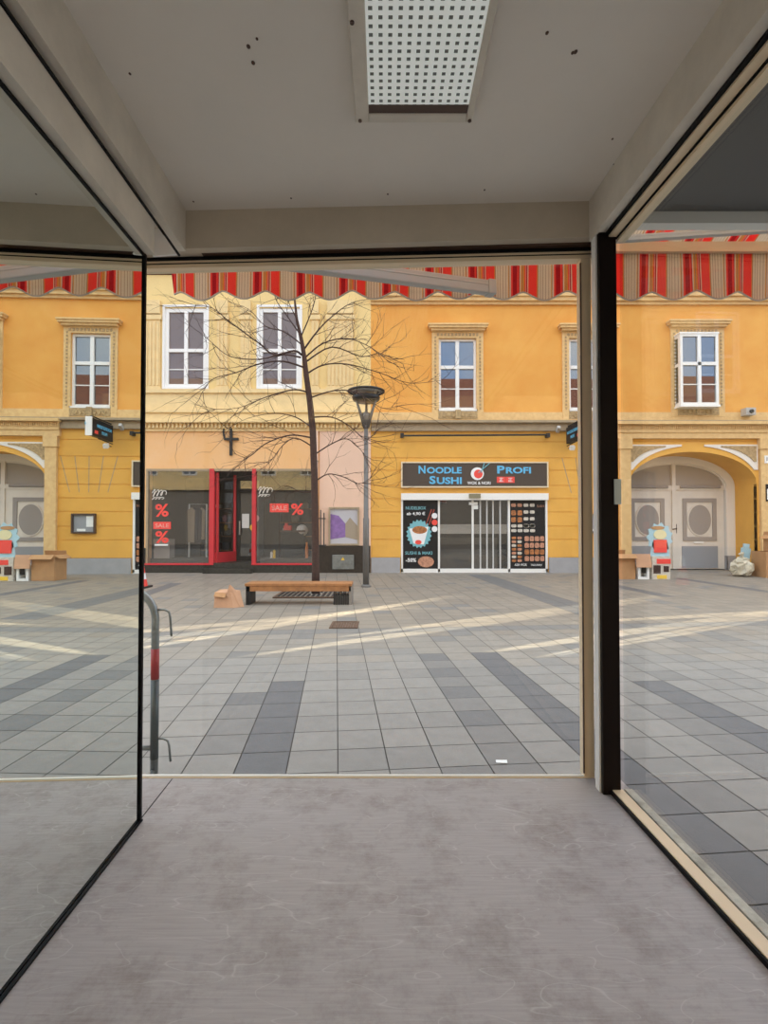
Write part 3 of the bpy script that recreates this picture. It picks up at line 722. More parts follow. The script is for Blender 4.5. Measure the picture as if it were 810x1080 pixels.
q = MB(); q.box(gcx - hw - .05, gcx + hw + .05, YG - 0.04, YG + 0.06, ztr - 0.10, ztr + 0.05); q.build('transom', M['gate'], gt)
q = MB()
for sg in (-1, 1): q.tube([(gcx + sg * .2, YG - .05, ztr + .0), (gcx + sg * (hw - .15), YG - .05, ztr + .0)], 0.05, 8)
q.build('transom_moulding', M['gatedark'], gt)
q = MB(); q.prism(arch_pts(gcx - hw - 0.06, gcx + hw + 0.06, ztr, izc + 0.02, 24), YG + 0.02, YG + 0.08); q.build('fanlight_panel', mat('fanlight_grey', (0.36, 0.32, 0.28), 0.6), gt)
q = MB(); fa = arch_pts(gcx - hw + .02, gcx + hw - .02, ztr, izc - 0.05, 24); fb = arch_pts(gcx - hw - .06, gcx + hw + .06, ztr, izc + .02, 24)
for (xa, za), (xb, zb), (xc, zc2), (xd, zd) in zip(fa[:-1], fa[1:], fb[:-1], fb[1:]): q.prism([(xa, za), (xb, zb), (xd, zd), (xc, zc2)], YG - 0.03, YG + 0.03)
q.build('fanlight_frame', M['gate'], gt)

# ------------------------------------------------------------------ SUSHI SHOP FRONT
ss = thing('sushi_shop_front', (fx(500), DF, 0), 'white framed glass shop front with sliding doors under the noodle sign', 'shop front')
X0, X1 = fx(423), fx(577.5); zh0, zh1 = fz(527.5), fz(520.5)
q = MB(); q.box(X0, X1, DF - 0.12, DF + 0.18, zh0, zh1); hd = q.build('header', M['white'], ss)
q = MB(); q.box(fx(494), fx(506), DF - 0.17, DF - 0.12, fz(525.5), fz(521)); q.build('door_sensor', mat('sensor_olive', (0.22, 0.20, 0.12), 0.5), hd)
q = MB(); zb_ = fz(600.5)
for p_ in (423, 462, 536, 575.5):
    q.box(fx(p_), fx(p_ + 2), DF + 0.0, DF + 0.12, 0.02, zh0)
q.box(X0, X1, DF, DF + 0.12, 0.0, fz(600)); q.build('frame', M['white'], ss)
# poster panels
PO = thing
q = MB(); q.box(fx(425), fx(462), DF + 0.05, DF + 0.08, zb_, zh0); pl = q.build('window_poster', M['signblack'], ss); pl['label'] = 'black poster with noodle box in a teal burst'
yP = DF + 0.046
fit('NUDELBOX', 428, 449.5, 534, 537.4, yP, M['teal'], pl, .004)
fit('ab 4,90 €', 429, 448.5, 539.8, 543.8, yP, M['text_white'], pl, .006)
fit('SUSHI & MAKI', 427.5, 456, 581.6, 585, yP, M['teal'], pl, .003)
fit('-50%', 428, 439, 588.8, 592.8, yP, M['text_white'], pl, .006)
q = MB(); bc = (fx(442), fz(563)); burst = []
for k in range(40):
    r_ = 0.40 if k % 2 else 0.345; burst.append((bc[0] + r_ * math.cos(2 * math.pi * k / 40), bc[1] + r_ * 1.12 * math.sin(2 * math.pi * k / 40)))
q.prism(burst, yP - .004, yP); q.build('burst', M['teal'], pl)
q = MB(); q.prism([(bc[0] - .30, bc[1] + .16), (bc[0] + .30, bc[1] + .22), (bc[0] + .15, bc[1] - .33), (bc[0] - .17, bc[1] - .30)], yP - .008, yP - .004); q.build('noodle_box', M['text_white'], pl)
q = MB(); q.prism(ellipse(bc[0] + .02, bc[1] + .12, .23, .12, 16), yP - .012, yP - .008); q.build('noodles_picture', M['food'], pl)
q = MB(); q.prism(ellipse(fx(449.3), fz(592.6), .25, .17, 16), yP - .008, yP - .004); q.build('sushi_picture', M['food2'], pl)
q = MB(); q.prism(ellipse(bc[0] - .02, bc[1] - .26, .1, .07, 12), yP - .012, yP - .008); q.build('red_bow', M['salered'], pl)
q = MB()
for k in (0, 1): q.prism([(bc[0] + .20 + k * .1, bc[1] + .28), (bc[0] + .23 + k * .1, bc[1] + .28), (bc[0] + .41 + k * .08, bc[1] + .75), (bc[0] + .37 + k * .08, bc[1] + .76)], yP - .008, yP - .004)
q.build('chopsticks', mat('chopstick_red', (0.30, 0.05, 0.03), 0.5), pl)
for k, mm in enumerate((M['text_white'], M['salered'], M['text_white'])):
    q = MB(); q.prism(ellipse(fx(458.5), fz(544 + k * 7), .09, .09, 14), yP - .01, yP - .006); q.build('sticker_dot', mm, pl)
q = MB(); q.box(fx(538), fx(575.5), DF + 0.05, DF + 0.08, zb_, zh0); pr = q.build('menu_poster', M['signblack'], ss); pr['label'] = 'black menu poster with rows of sushi pictures'
rr = random.Random(5)
def dish(px0, px1, py0, py1, k):
    q = MB(); cx, cz, hx, hz = (fx(px0) + fx(px1)) / 2, (fz(py0) + fz(py1)) / 2, (fx(px1) - fx(px0)) / 2, (fz(py0) - fz(py1)) / 2
    q.prism([(cx + hx * math.copysign(abs(math.cos(t)) ** .5, math.cos(t)), cz + hz * math.copysign(abs(math.sin(t)) ** .5, math.sin(t))) for t in [math.pi * 2 * (i + .5) / 12 for i in range(12)]], yP - .005, yP)
    q.build('dish_picture', (M['food'], M['food2'], M['food3'])[k], pr)
for r_ in range(4):
    for c_ in range(4): 
        if not (c_ < 2 and r_ == 3): dish(539.5 + c_ * 6.6, 544.6 + c_ * 6.6, 531 + r_ * 7.2, (534.5 if c_ >= 2 or r_ == 0 else 536.5) + r_ * 7.2, 2 if c_ >= 2 else (0 if r_ else 1))
for r_ in range(2):
    for c_ in range(4): dish(539.5 + c_ * 6.6, 545 + c_ * 6.6, 553 + r_ * 5, 556.3 + r_ * 5, 2)
for r_ in range(7):
    for c_ in range(2): dish(540 + c_ * 6, 544.6 + c_ * 6, 566 + r_ * 4, 568.8 + r_ * 4, (r_ + c_) % 3)
for r_ in range(4):
    for c_ in range(4): dish(553.6 + c_ * 5.4, 558.2 + c_ * 5.4, 565.5 + r_ * 7, 571 + r_ * 7, 1 if r_ != 2 else 0)
fit('SUSHI', 567, 574.5, 532.5, 535, yP, M['food2'], pr)
fit('ASIA WOK', 543, 556, 594.5, 597, yP, M['text_white'], pr)
fit('TAKE AWAY', 560, 572, 595, 597, yP, M['text_white'], pr)
# sliding doors
q = MB(); q.box(fx(464), fx(498.5), DF + 0.115, DF + 0.127, 0.03, zh0); q.box(fx(499), fx(536), DF + 0.075, DF + 0.087, .03, zh0); q.build('door_glass', M['shopglass'], ss)
q = MB(); q.box(fx(464), fx(536), DF + 0.128, DF + 0.15, fz(563), fz(553)); q.build('frosted_band', mat('frosted_band', (0.42, 0.39, 0.34), 0.5), ss)
q = MB(); q.box(fx(498), fx(500), DF + .06, DF + .12, .02, zh0); q.build('door_stile', M['white'], ss)
for p_ in (507, 514, 520.5, 528):
    q = MB(); q.box(fx(p_ - .7), fx(p_ + .7), DF + .06, DF + .075, .06, zh0); q.build('vertical_bar', mat('bar_grey', (0.55, 0.54, 0.52), 0.5), ss)
q = MB(); q.box(fx(495), fx(504), DF + .04, DF + .06, fz(532.5), fz(529.5)); q.box(fx(500), fx(504.5), DF + .04, DF + .06, fz(537), fz(533)); q.build('notice', M['paper'], ss)
# dark interior
q = MB(); q.box(X0, X1, DF + 1.70, DF + 1.8, 0, zh1); q.box(X0 - .1, X0, DF + .4, DF + 1.8, 0, zh1); q.box(X1, X1 + .1, DF + .4, DF + 1.8, 0, zh1); q.box(X0, X1, DF + .4, DF + 1.8, zh1 - .02, zh1 + .1)
q.build('interior_wall', M['dark'], ss)
q = MB(); q.box(fx(466), fx(532), DF + 1.0, DF + 1.5, 0, 1.05, 0); q.build('counter', M['interior'], ss)

# sign board
sg = thing('sign_board', (fx(500), DF, fz(514.5)), 'long brown sign board reading noodle sushi profi above shop doors', 'sign')
x0, x1, z0, z1 = fx(423), fx(577.5), fz(514.5), fz(487.5)
q = MB(); q.box(x0 + .03, x1 - .03, DF - 0.10, DF, z0 + .03, z1 - .03); q.build('board', M['sign'], sg)
q = MB(); frame_rect(q, x0, x1, z0, z1, DF - 0.12, DF, 0.04); q.build('frame', M['signframe'], sg)
yS = DF - 0.104
fit('N', 441.3, 448.6, 491.6, 499.8, yS, M['blue'], sg, .008)
fit('OODLE', 450, 486.6, 493, 499.8, yS, M['blue'], sg, .008)
fit('S', 452.6, 459.2, 502.4, 510.8, yS, M['blue'], sg, .008)
fit('USHI', 460.4, 486.6, 503.6, 510.8, yS, M['blue'], sg, .008)
fit('P', 523.8, 531.8, 491.6, 499.8, yS, M['blue'], sg, .008)
fit('ROFI', 533, 559.3, 493, 499.8, yS, M['blue'], sg, .008)
fit('WOK & NORI', 492.5, 516.8, 508.2, 511.2, yS, M['text_white'], sg, .004)
q = MB(); q.prism(ellipse(fx(503), fz(500), .20, .195, 24), yS - .004, yS); q.build('bowl_emblem', M['text_white'], sg)
q = MB(); q.prism(ellipse(fx(504), fz(500.3), .135, .135, 24), yS - .008, yS - .004); q.build('bowl_centre', M['salered'], sg)
q = MB()
for a, b in (((504, 499), (516, 489)), ((507, 499), (510.5, 488.5))):
    p0, p1 = Vector((fx(a[0]), 0, fz(a[1]))), Vector((fx(b[0]), 0, fz(b[1]))); q.tube([(p0.x, yS - .012, p0.z), (p1.x, yS - .012, p1.z)], 0.014, 6)
q.build('chopstick_emblem', M['teal'], sg)
for p_ in (528, 537.5):
    q = MB(); q.box(fx(p_ - 4.6), fx(p_ + 4.6), yS - .004, yS, fz(509.5), fz(503.2)); tl = q.build('red_tile', M['salered'], sg)
    q = MB(); cx, cz = fx(p_), fz(506.4)
    for dx, dz, w_, h_ in ((0, .05, .12, .014), (0, 0, .09, .014), (0, -.05, .13, .014), (0, 0, .014, .13), (-.04, -.02, .014, .06)): q.box(cx + dx - w_ / 2, cx + dx + w_ / 2, yS - .007, yS - .004, cz + dz - h_ / 2, cz + dz + h_ / 2)
    q.build('character', M['text_white'], tl)
q = MB(); q.tube([(fx(423), DF - .16, fz(460.5)), (fx(578), DF - .16, fz(459.5))], 0.028, 10); 
rod = thing('awning_rail', (fx(500), DF, fz(462)), 'thin black rail on brackets on ochre wall above sign board', 'rail')
q.build('rail', M['iron'], rod)
for p_ in (424, 577):
    q = MB(); q.box(fx(p_) - .05, fx(p_) + .05, DF - .2, DF, fz(462), fz(458)); q.build('bracket', M['iron'], rod)
# hanging sign at right angles to the wall
XH = 5.66
hs = thing('hanging_sign', (XH, DF - .7, fz(470)), 'small black double sided sign hung on bracket beside the sushi shop', 'sign')
hy0, hy1, hz0, hz1 = DF - 1.35, DF - 0.12, fz(469), fz(452.5)
q = MB(); q.box(XH - .07, XH + .07, hy0, hy1, hz0, hz1); q.build('board', M['signblack'], hs)
q = MB(); q.box(XH - .085, XH + .085, hy0 - .04, hy0, hz0 - .02, hz1 + .02); q.build('end_frame', M['white'], hs)
q = MB(); q.tube([(XH, DF, hz1 + .06), (XH, hy0 + .1, hz1 + .06)], .02, 6); q.tube([(XH, DF, hz0 - .04), (XH, hy0 + .5, hz0 - .02)], .015, 6); q.build('bracket', M['iron'], hs)
for sgn in (-1, 1):
    rz = R(-90) if sgn < 0 else R(90); xx = XH + sgn * .072
    lettering('NOODLE SUSHI', xx, hy0 + .34 if sgn > 0 else hy0 + .72, (hz0 + hz1) / 2 + .06, 0.12, M['blue'], hs, bold=.004, rotz=rz)
    lettering('PROFI', xx, hy0 + .72, (hz0 + hz1) / 2 - .1, 0.12, M['blue'], hs, bold=.004, rotz=rz)
    q = MB(); yy = hy0 + .25; q.box(xx - .004, xx + .004, yy - .09, yy + .09, (hz0 + hz1) / 2 - .17, (hz0 + hz1) / 2 - .08); q.build('red_tile', M['salered'], hs)
fl = thing('floodlight', (fx(600), DF - .2, fz(478)), 'small pale floodlight under the hanging sign', 'light')
q = MB(); q.obox((fx(600), DF - .32, fz(474)), (.13, .12, .12), Matrix.Rotation(.5, 3, 'X')); q.build('head', M['white'], fl)
q = MB(); q.tube([(fx(600), DF, fz(473)), (fx(600), DF - .3, fz(473))], .015, 6); q.build('arm', M['iron'], fl)
wl = thing('wall_light', (fx(587), DF - .15, fz(456)), 'tiny spotlight on ochre wall near end of black rail', 'light')
q = MB(); q.obox((fx(587), DF - .2, fz(454)), (.09, .2, .1), Matrix.Rotation(-.6, 3, 'X')); q.build('head', M['armgrey'], wl)
q = MB(); q.tube([(fx(587), DF, fz(455)), (fx(587), DF - .18, fz(454))], .015, 6); q.build('arm', M['armgrey'], wl)
# notice board
nb = thing('notice_board', (fx(626), DF, fz(563)), 'black framed glazed notice board on ochre wall between shop and archway', 'notice board')
x0, x1, z0, z1 = fx(614), fx(638), fz(562.5), fz(542)
q = MB(); frame_rect(q, x0, x1, z0, z1, DF - .09, DF, .05); q.build('frame', M['brass'], nb)
q = MB(); q.box(x0 + .05, x1 - .05, DF - .03, DF - .005, z0 + .05, z1 - .05); q.build('backing', M['gateblue'], nb)
q = MB(); q.box(x0 + .07, x0 + .28, DF - .035, DF - .03, z0 + .2, z1 - .07); q.box(x0 + .3, x0 + .55, DF - .035, DF - .03, z0 + .07, z0 + .14); q.build('paper', M['paper'], nb)
cb = thing('junction_box', (fx(787), DF, fz(441)), 'small dark metal box on the ledge above the archway', 'box')
q = MB(); q.box(fx(782), fx(792), DF - .28, DF - .04, fz(439.5), fz(432)); q.build('case', M['armgrey'], cb)
q = MB(); q.lathe([(.06, 0), (.06, .05)], (0, 0, 0), 12)
for i in range(len(q.v)): x_, y_, z_ = q.v[i]; q.v[i] = (fx(787) + x_, DF - .28 - z_, fz(436) + y_)
q.build('lens', M['iron'], cb)
np_ = thing('number_plate', (fx(807), DF - .1, fz(490)), 'white house number plate on right pilaster of archway', 'plate')
q = MB(); q.box(fx(804.5), fx(812), DF - .125, DF - .101, fz(489), fz(481)); q.build('plate', M['white'], np_)
lettering('12', fx(808.2), DF - .128, fz(485), .17, M['iron'], np_)
mbx = thing('wall_sign', (fx(808), DF - .1, fz(530)), 'narrow white sign with dark frame below the house number plate', 'sign')
q = MB(); q.box(fx(805.5), fx(812), DF - .12, DF - .101, fz(529), fz(511)); q.build('frame', M['signblack'], mbx)
q = MB(); q.box(fx(806.5), fx(811.5), DF - .126, DF - .12, fz(527), fz(516)); q.build('panel', M['white'], mbx)

# ------------------------------------------------------------------ CREAM BUILDING
XL = -24.0
cb_ = thing('cream_building', (-6, DF, 0), 'cream house with fluted pilasters above a peach shop storey', 'building')
CW = [(172, 217, 325, 409), (272, 316, 325, 409), (60, 105, 325, 409), (-60, -15, 325, 409)]
mb = MB(); zc1 = fz(455)
grid_wall(mb, XL, XB, zc1, fz(290), DF, DF + .4, [(fx(a), fx(b), fz(d), fz(c)) for a, b, c, d in CW]); mb.build('upper_wall', M['cream'], cb_)
SX0, SX1, SZ = fx(154), fx(331), fz(494.5)
mb = MB(); grid_wall(mb, XL, fx(337), 0, zc1, DF, DF + .4, [(SX0, SX1, -1, SZ)]); mb.build('lower_wall', M['peach'], cb_)
mb = MB(); mb.box(fx(337), XB, DF - .03, DF + .4, 0, zc1); mb.build('side_pier', M['pink'], cb_)
mb = MB()
for a, b, d in ((455, 452.5, .06), (447, 445, .24), (445, 442, .18), (442, 436, .10), (436, 433, .16), (415, 411, .10), (433, 415, .04)): mb.box(XL, XB, DF - d, DF, fz(a), fz(b))
for a, b, d in ((322, 316, .1), (316, 310, .2), (296, 285, .4)): mb.box(XL, XB, DF - d, DF, fz(a) + 1.0, fz(b) + 1.0)
mb.build('cornice', M['creamtrim'], cb_)
mb = MB(); x = fx(-200)
mb.box(XL, XB, DF - .08, DF, fz(452.5), fz(447))
while x < XB - .06: mb.box(x, x + .06, DF - .14, DF - .08, fz(452), fz(447.2)); x += .12
mb.build('dentil_band', M['creamtrim'], cb_)
for a, b in ((152, 168), (228, 240), (253, 264), (328, 336), (345, 373)):
    mb = MB(); mb.box(fx(a), fx(b), DF - .06, DF, fz(411), fz(338)); mb.box(fx(a) - .04, fx(b) + .04, DF - .10, DF, fz(338), fz(333)); mb.box(fx(a) - .04, fx(b) + .04, DF - .09, DF, fz(414), fz(409))
    n_f = max(2, int((b - a) / 4)); 
    for k in range(n_f): xx = fx(a + (b - a) * (k + .5) / n_f); mb.box(xx - .028, xx + .028, DF - .085, DF - .06, fz(407), fz(340))
    mb.box(fx(a), fx(b), DF - .12, DF, fz(332), fz(318))
    mb.build('pilaster', M['creamtrim'], cb_)
for a, b, c, d in CW:
    wn = casement(cb_, fx(a), fx(b), fz(d), fz(c), DF + .02, M['pane2'], tr=.47, bar=True, t=.12)
    q = MB(); frame_rect(q, fx(a) - .06, fx(b) + .06, fz(d) - .06, fz(c) + .1, DF - .03, DF + .02, .07); q.build('architrave', M['white'], wn)
mb = MB(); mb.box(XL, XB - .02, DF + 3.4, DF + 9.5, 0, fz(286) + 1.0); mb.box(XL, XB - .02, DF + .4, DF + 3.4, fz(440), fz(430)); mb.build('back_wall', M['cream'], cb_)
mb = MB(); mb.prism_x([(DF - .4, fz(285) + 1.0), (DF + 5, fz(285) + 3.8), (DF + 10, fz(285) + 1.0)], XL, XB); mb.build('roof', M['roof'], cb_)
mb = MB(); mb.box(fx(337), XB - .01, DF - .09, DF - .03, 0, fz(575.5)); mb.build('marble_slab', M['marble'], cb_)
mb = MB(); mb.box(XL, SX0, DF - .05, DF, 0, fz(578)); mb.build('plinth', M['slate'], cb_)
# iron cross emblem
em = thing('iron_emblem', (fx(243), DF, fz(481)), 'dark iron cross shaped emblem on peach wall above boutique door', 'emblem')
q = MB(); q.box(fx(242.3), fx(245), DF - .08, DF, fz(480.5), fz(452)); q.box(fx(236.5), fx(251.5), DF - .075, DF - .01, fz(464.5), fz(462)); q.build('cross', M['iron'], em)
q = MB(); q.tube([(fx(237), DF - .05, fz(463)), (fx(235.5), DF - .05, fz(457)), (fx(236.5), DF - .05, fz(451))], .03, 6); q.build('hook', M['iron'], em)

# ------------------------------------------------------------------ BOUTIQUE SHOP FRONT
bt = thing('boutique_front', (fx(243), DF, 0), 'red framed boutique shop front with two display windows and recessed door', 'shop front')
zs0 = fz(594)
for a, b in ((SX0, fx(224)), (fx(266), SX1)):
    q = MB(); q.box(a, b, DF - .06, DF + .3, 0, zs0 - .04); q.build('stall_riser', M['slate'], bt)
q = MB(); q.box(fx(218), fx(268), DF - .35, DF - .06, 0, .14); q.box(fx(224), fx(266), DF - .06, DF + 1.0, 0, .30); q.build('step', M['slate'], bt)
q = MB()
q.box(fx(221), fx(226), DF - .05, DF + .10, zs0 - .10, SZ); q.box(fx(266), fx(270), DF - .05, DF + .10, zs0 - .10, SZ)
q.box(SX0, fx(226), DF - .08, DF + .05, zs0 - .05, zs0); q.box(fx(266), SX1, DF - .08, DF + .05, zs0 - .05, zs0)
q.box(fx(226), fx(233), DF + .02, DF + .1, .30, SZ) if False else None
q.build('red_frame', M['red'], bt)
q = MB(); q.box(SX0, SX1, DF - .03, DF + .1, SZ - .07, SZ); q.box(SX0, SX0 + .06, DF - .02, DF + .08, zs0, SZ - .07); q.box(SX1 - .06, SX1, DF - .02, DF + .08, zs0, SZ - .07); q.build('head_rail', M['ledge'], bt)
# angled red side wall with glass into the recess
xa, xb2 = fx(226), fx(238)
q = MB(); q.hexa([(xa, DF + .1, .30), (xb2, DF + .95, .30), (xb2 + .06, DF + .95, .30), (xa + .06, DF + .1, .30), (xa, DF + .1, .62), (xb2, DF + .95, .62), (xb2 + .06, DF + .95, .62), (xa + .06, DF + .1, .62)])
q.box(xa + .02, xa + .09, DF + .10, DF + .17, .62, SZ - .1); q.box(xb2 - .03, xb2 + .05, DF + .90, DF + .97, .62, SZ - .1); q.build('recess_side', M['red'], bt)
q = MB(); q.hexa([(xa + .03, DF + .12, .62), (xb2, DF + .95, .62), (xb2 + .012, DF + .95, .62), (xa + .042, DF + .12, .62), (xa + .03, DF + .12, SZ - .1), (xb2, DF + .95, SZ - .1), (xb2 + .012, DF + .95, SZ - .1), (xa + .042, DF + .12, SZ - .1)]); q.build('recess_glass', M['shopglass'], bt)
dy = DF + .98
q = MB(); frame_rect(q, fx(238), fx(270), .30, SZ - .12, dy, dy + .08, .16); q.box(fx(238), fx(270), dy, dy + .08, 2.55, 2.66); dr = q.build('shop_door', M['iron'], bt)
q = MB(); q.box(fx(240), fx(268), dy + .03, dy + .042, .45, SZ - .2); q.build('door_glass', M['shopglass'], dr)
q = MB(); q.box(fx(246), fx(254), dy - .012, dy, fz(557), fz(541)); q.build('paper_notice', M['paper'], dr)
q = MB(); q.prism(ellipse(fx(261), fz(546), .12, .12, 18), dy - .01, dy); q.build('round_sticker', mat('sticker_pink', (0.8, 0.4, 0.4), .5), dr)
q = MB(); q.prism(ellipse(fx(258.5), fz(556.5), .11, .11, 18), dy - .01, dy); q.build('round_sticker', M['yellow'], dr)
q = MB(); q.tube([(fx(244), dy - .08, 1.15), (fx(244), dy - .08, 1.6)], .022, 8); q.build('door_handle', M['alu'], dr)
q = MB(); q.box(SX0 + .06, fx(221), DF + .02, DF + .032, zs0, SZ - .07); lp_ = q.build('display_pane', M['shopglass'], bt)
q = MB(); q.box(fx(270), SX1 - .06, DF + .02, DF + .032, zs0, SZ - .07); rp_ = q.build('display_pane', M['shopglass'], bt)
# window lettering
yg = DF + .012
fit('%', 163.5, 177.5, 531.5, 545, yg, M['salered'], lp_, .006)
q = MB(); q.box(fx(161.5), fx(180), yg, yg + .006, fz(558), fz(550.4)); q.build('red_label', M['salered'], lp_)
pinkl = mat('label_pink', (0.80, 0.34, 0.28), .6)
fit('SALE', 163.5, 178, 552.2, 556.4, yg - .004, pinkl, lp_, .003)
fit('%', 163.8, 177.8, 560, 572.8, yg, M['salered'], lp_, .006)
q = MB(); q.box(fx(163), fx(177), yg, yg + .004, fz(575.5), fz(574)); q.build('white_line', M['paper'], lp_)
q = MB(); q.box(fx(284.5), fx(304.3), yg, yg + .006, fz(540.2), fz(531)); q.build('red_label', M['salered'], rp_)
fit('SALE', 286.5, 302.5, 533.2, 538.2, yg - .004, pinkl, rp_, .003)
fit('%', 306.8, 320, 531, 543, yg, M['salered'], rp_, .006)
for pn, pxs in ((lp_, (160, 163, 167)), (rp_, (272, 277, 281))):
    q = MB()
    zz = fz(520 if pn is lp_ else 517)
    for k, (amp, ln_, ph) in enumerate(((.13, .40, 0), (.05, .34, 1.2))):
        pts = [(fx(pxs[0]) + ln_ * t / 24 + .06 * math.sin(t * .9 + ph), yg, zz - .16 * k + amp * math.sin(t * .95 + ph) * (1 - .02 * t)) for t in range(25)]
        q.tube(pts, .011 - .003 * k, 5)
    q.build('script_logo', M['whitestone'], pn)
# interior
q = MB(); q.box(SX0 - .1, SX1 + .1, DF + 3.2, DF + 3.3, 0, SZ + .2); q.box(SX0 - .15, SX0 - .02, DF + .4, DF + 3.2, 0, SZ + .2); q.box(SX1 + .02, SX1 + .15, DF + .4, DF + 3.2, 0, SZ + .2)
q.box(SX0, SX1, DF + .4, DF + 3.2, SZ + .02, SZ + .15); q.build('interior_wall', M['interior'], bt)
q = MB(); q.box(SX0, fx(224), DF + .3, DF + 1.3, 0, .42); q.box(fx(272), SX1, DF + .3, DF + 1.3, 0, .42); q.box(SX0, SX1, DF + 1.3, DF + 3.2, 0, .12); q.build('display_floor', M['interior'], bt)
# things in the display windows
pb = MB(); pb.box(fx(157), fx(174), DF + .35, DF + .75, .42, 1.02); tag(pb.build('display_plinth', mat('plinth_grey', (0.42, 0.38, 0.34), .7)), 'grey display cube in lower left corner of left boutique window', 'plinth')
rk = thing('clothes_rack', (fx(195), DF + 1.0, .42), 'pale metal clothes rack with dark garments in left boutique window', 'rack')
q = MB(); xk0, xk1 = fx(186.5), fx(206)
q.tube([(xk0, DF + 1, .42), (xk0, DF + 1, 2.15), (xk1, DF + 1, 2.15), (xk1, DF + 1, .42)], .028, 8); q.build('frame', M['greyprof'], rk)
for k in range(5):
    xx = xk0 + .1 + k * .1; q = MB(); q.prism([(xx, 2.05), (xx + .12, 1.95), (xx + .10, .9 + .1 * (k % 2)), (xx - .1, .9 + .1 * (k % 2)), (xx - .12, 1.95)], DF + .9 + .03 * k, DF + .94 + .03 * k); q.build('garment', M['fabricgrey'] if k % 3 else M['garment'], rk)
mq = thing('mannequin', (fx(215), DF + 1.0, .42), 'dark dressed shop mannequin at right edge of left boutique window', 'mannequin')
q = MB(); q.lathe([(.22, .5), (.20, .9), (.15, 1.15), (.19, 1.4), (.18, 1.5), (.06, 1.56), (.05, 1.62)], (fx(215), DF + 1.0, .42), 16); q.build('torso', M['fabricgrey'], mq, smooth=True)
q = MB(); q.tube([(fx(215), DF + 1, .42), (fx(215), DF + 1, .95)], .025, 8); q.lathe([(.16, 0), (.16, .02)], (fx(215), DF + 1, .42), 16); q.build('stand', M['iron'], mq)
tb = thing('display_table', (fx(305), DF + .8, .42), 'dark display table in right boutique window', 'table')
q = MB(); q.box(fx(290), fx(319), DF + .55, DF + 1.1, 1.24, 1.30); q.build('tabletop', M['brass'], tb)
q = MB(); q.box(fx(292), fx(317), DF + .6, DF + 1.05, .42, 1.24); q.build('cabinet', M['dark'], tb)
ln = MB(); ln.sphere((fx(314.5), DF + .75, fz(559.5)), .19); tag(ln.build('globe_lantern', M['whitestone'], smooth=True), 'round white globe lantern on table in right boutique window', 'lantern')
bxr = MB(); bxr.box(fx(295), fx(303), DF + .62, DF + .85, 1.302, 1.45); bxr.box(fx(296), fx(299), DF + .66, DF + .8, 1.45, 1.53)
tag(bxr.build('gift_box', M['salered']), 'small red gift box on table in right boutique window', 'box')
obm = MB(); obm.lathe([(.05, 0), (.05, .3), (.03, .4), (.03, .5)], (fx(321), DF + .5, .42), 12); tag(obm.build('orange_bottle', M['orange']), 'slim orange bottle in right corner of right boutique window', 'bottle')
for k, p_ in enumerate((283, 286)):
    cm = MB(); cm.lathe([(.04, 0), (.04, .18 + .06 * k), (.01, .19 + .06 * k), (.005, .22 + .06 * k)], (fx(p_), DF + .45, .42), 12)
    tag(cm.build('candle', M['yellow'] if k else M['whitestone']), 'short white candle on floor of right boutique window' if not k else 'taller yellow candle on floor of right boutique window', 'candle')

rs = random.Random(9); gcols = [M['fabricgrey'], M['garment'], mat('knit_wine', (0.20, 0.03, 0.05), .9), mat('knit_white', (0.55, 0.52, 0.48), .9), mat('knit_blue', (0.07, 0.10, 0.16), .9)]
for nm_, xa_, xb_2, lab in (('left', 178, 218, 'dark shelf unit with folded clothes behind the left boutique window'), ('right', 275, 325, 'dark shelf unit with folded clothes behind the right boutique window')):
    X_a, X_b = fx(xa_), fx(xb_2); ys = DF + 2.7
    su = thing('shelf_unit', ((X_a + X_b) / 2, ys, .12), lab, 'shelf')
    q = MB(); q.box(X_a, X_a + .04, ys, ys + .4, .12, 2.3); q.box(X_b - .04, X_b, ys, ys + .4, .12, 2.3); q.box(X_a, X_b, ys + .38, ys + .4, .12, 2.3); q.build('carcass', M['brass'], su)
    for k in range(4):
        z_ = .55 + k * .5; q = MB(); q.box(X_a + .04, X_b - .04, ys, ys + .38, z_, z_ + .03); q.build('shelf_board', M['wood'], su)
        x_ = X_a + .12
        while x_ < X_b - .35:
            if rs.random() < .75:
                h_ = rs.uniform(.10, .30); q = MB(); q.box(x_, x_ + .26, ys + .04, ys + .32, z_ + .031, z_ + .03 + h_)
                tag(q.build('folded_garment', rs.choice(gcols), bevel=.02), 'folded garment on a shelf at the back behind the %s boutique window' % nm_, 'garment', 'folded garments behind the %s boutique window' % nm_)
            x_ += .33

# framed picture and metal box on the pier
pf = thing('picture_case', (fx(362), DF - .03, fz(575)), 'framed picture of a purple facade on pink pier beside boutique', 'picture')
x0, x1, z0, z1 = fx(347), fx(379), fz(575), fz(535)
q = MB(); frame_rect(q, x0, x1, z0, z1, DF - .11, DF - .03, .05); q.build('frame', M['ledge'], pf)
q = MB(); q.box(x0 + .05, x1 - .05, DF - .06, DF - .035, z0 + .05, z1 - .05); pc = q.build('print', mat('print_sky', (0.5, 0.48, 0.5), .5), pf)
q = MB(); zx = x0 + .05; zw = x1 - x0 - .1; zh = z1 - z0 - .1
q.prism([(zx, z0 + .18), (zx + zw * .55, z0 + .25), (zx + zw * .55, z0 + zh * .62), (zx + zw * .3, z0 + zh * .85), (zx, z0 + zh * .9)], DF - .066, DF - .06); q.build('purple_shape', M['purple'], pc)
q = MB(); q.prism([(zx + zw * .55, z0 + .25), (zx + zw, z0 + .16), (zx + zw, z0 + zh * .55), (zx + zw * .72, z0 + zh * .8), (zx + zw * .55, z0 + zh * .62)], DF - .066, DF - .06); q.build('tan_shape', M['garment'], pc)
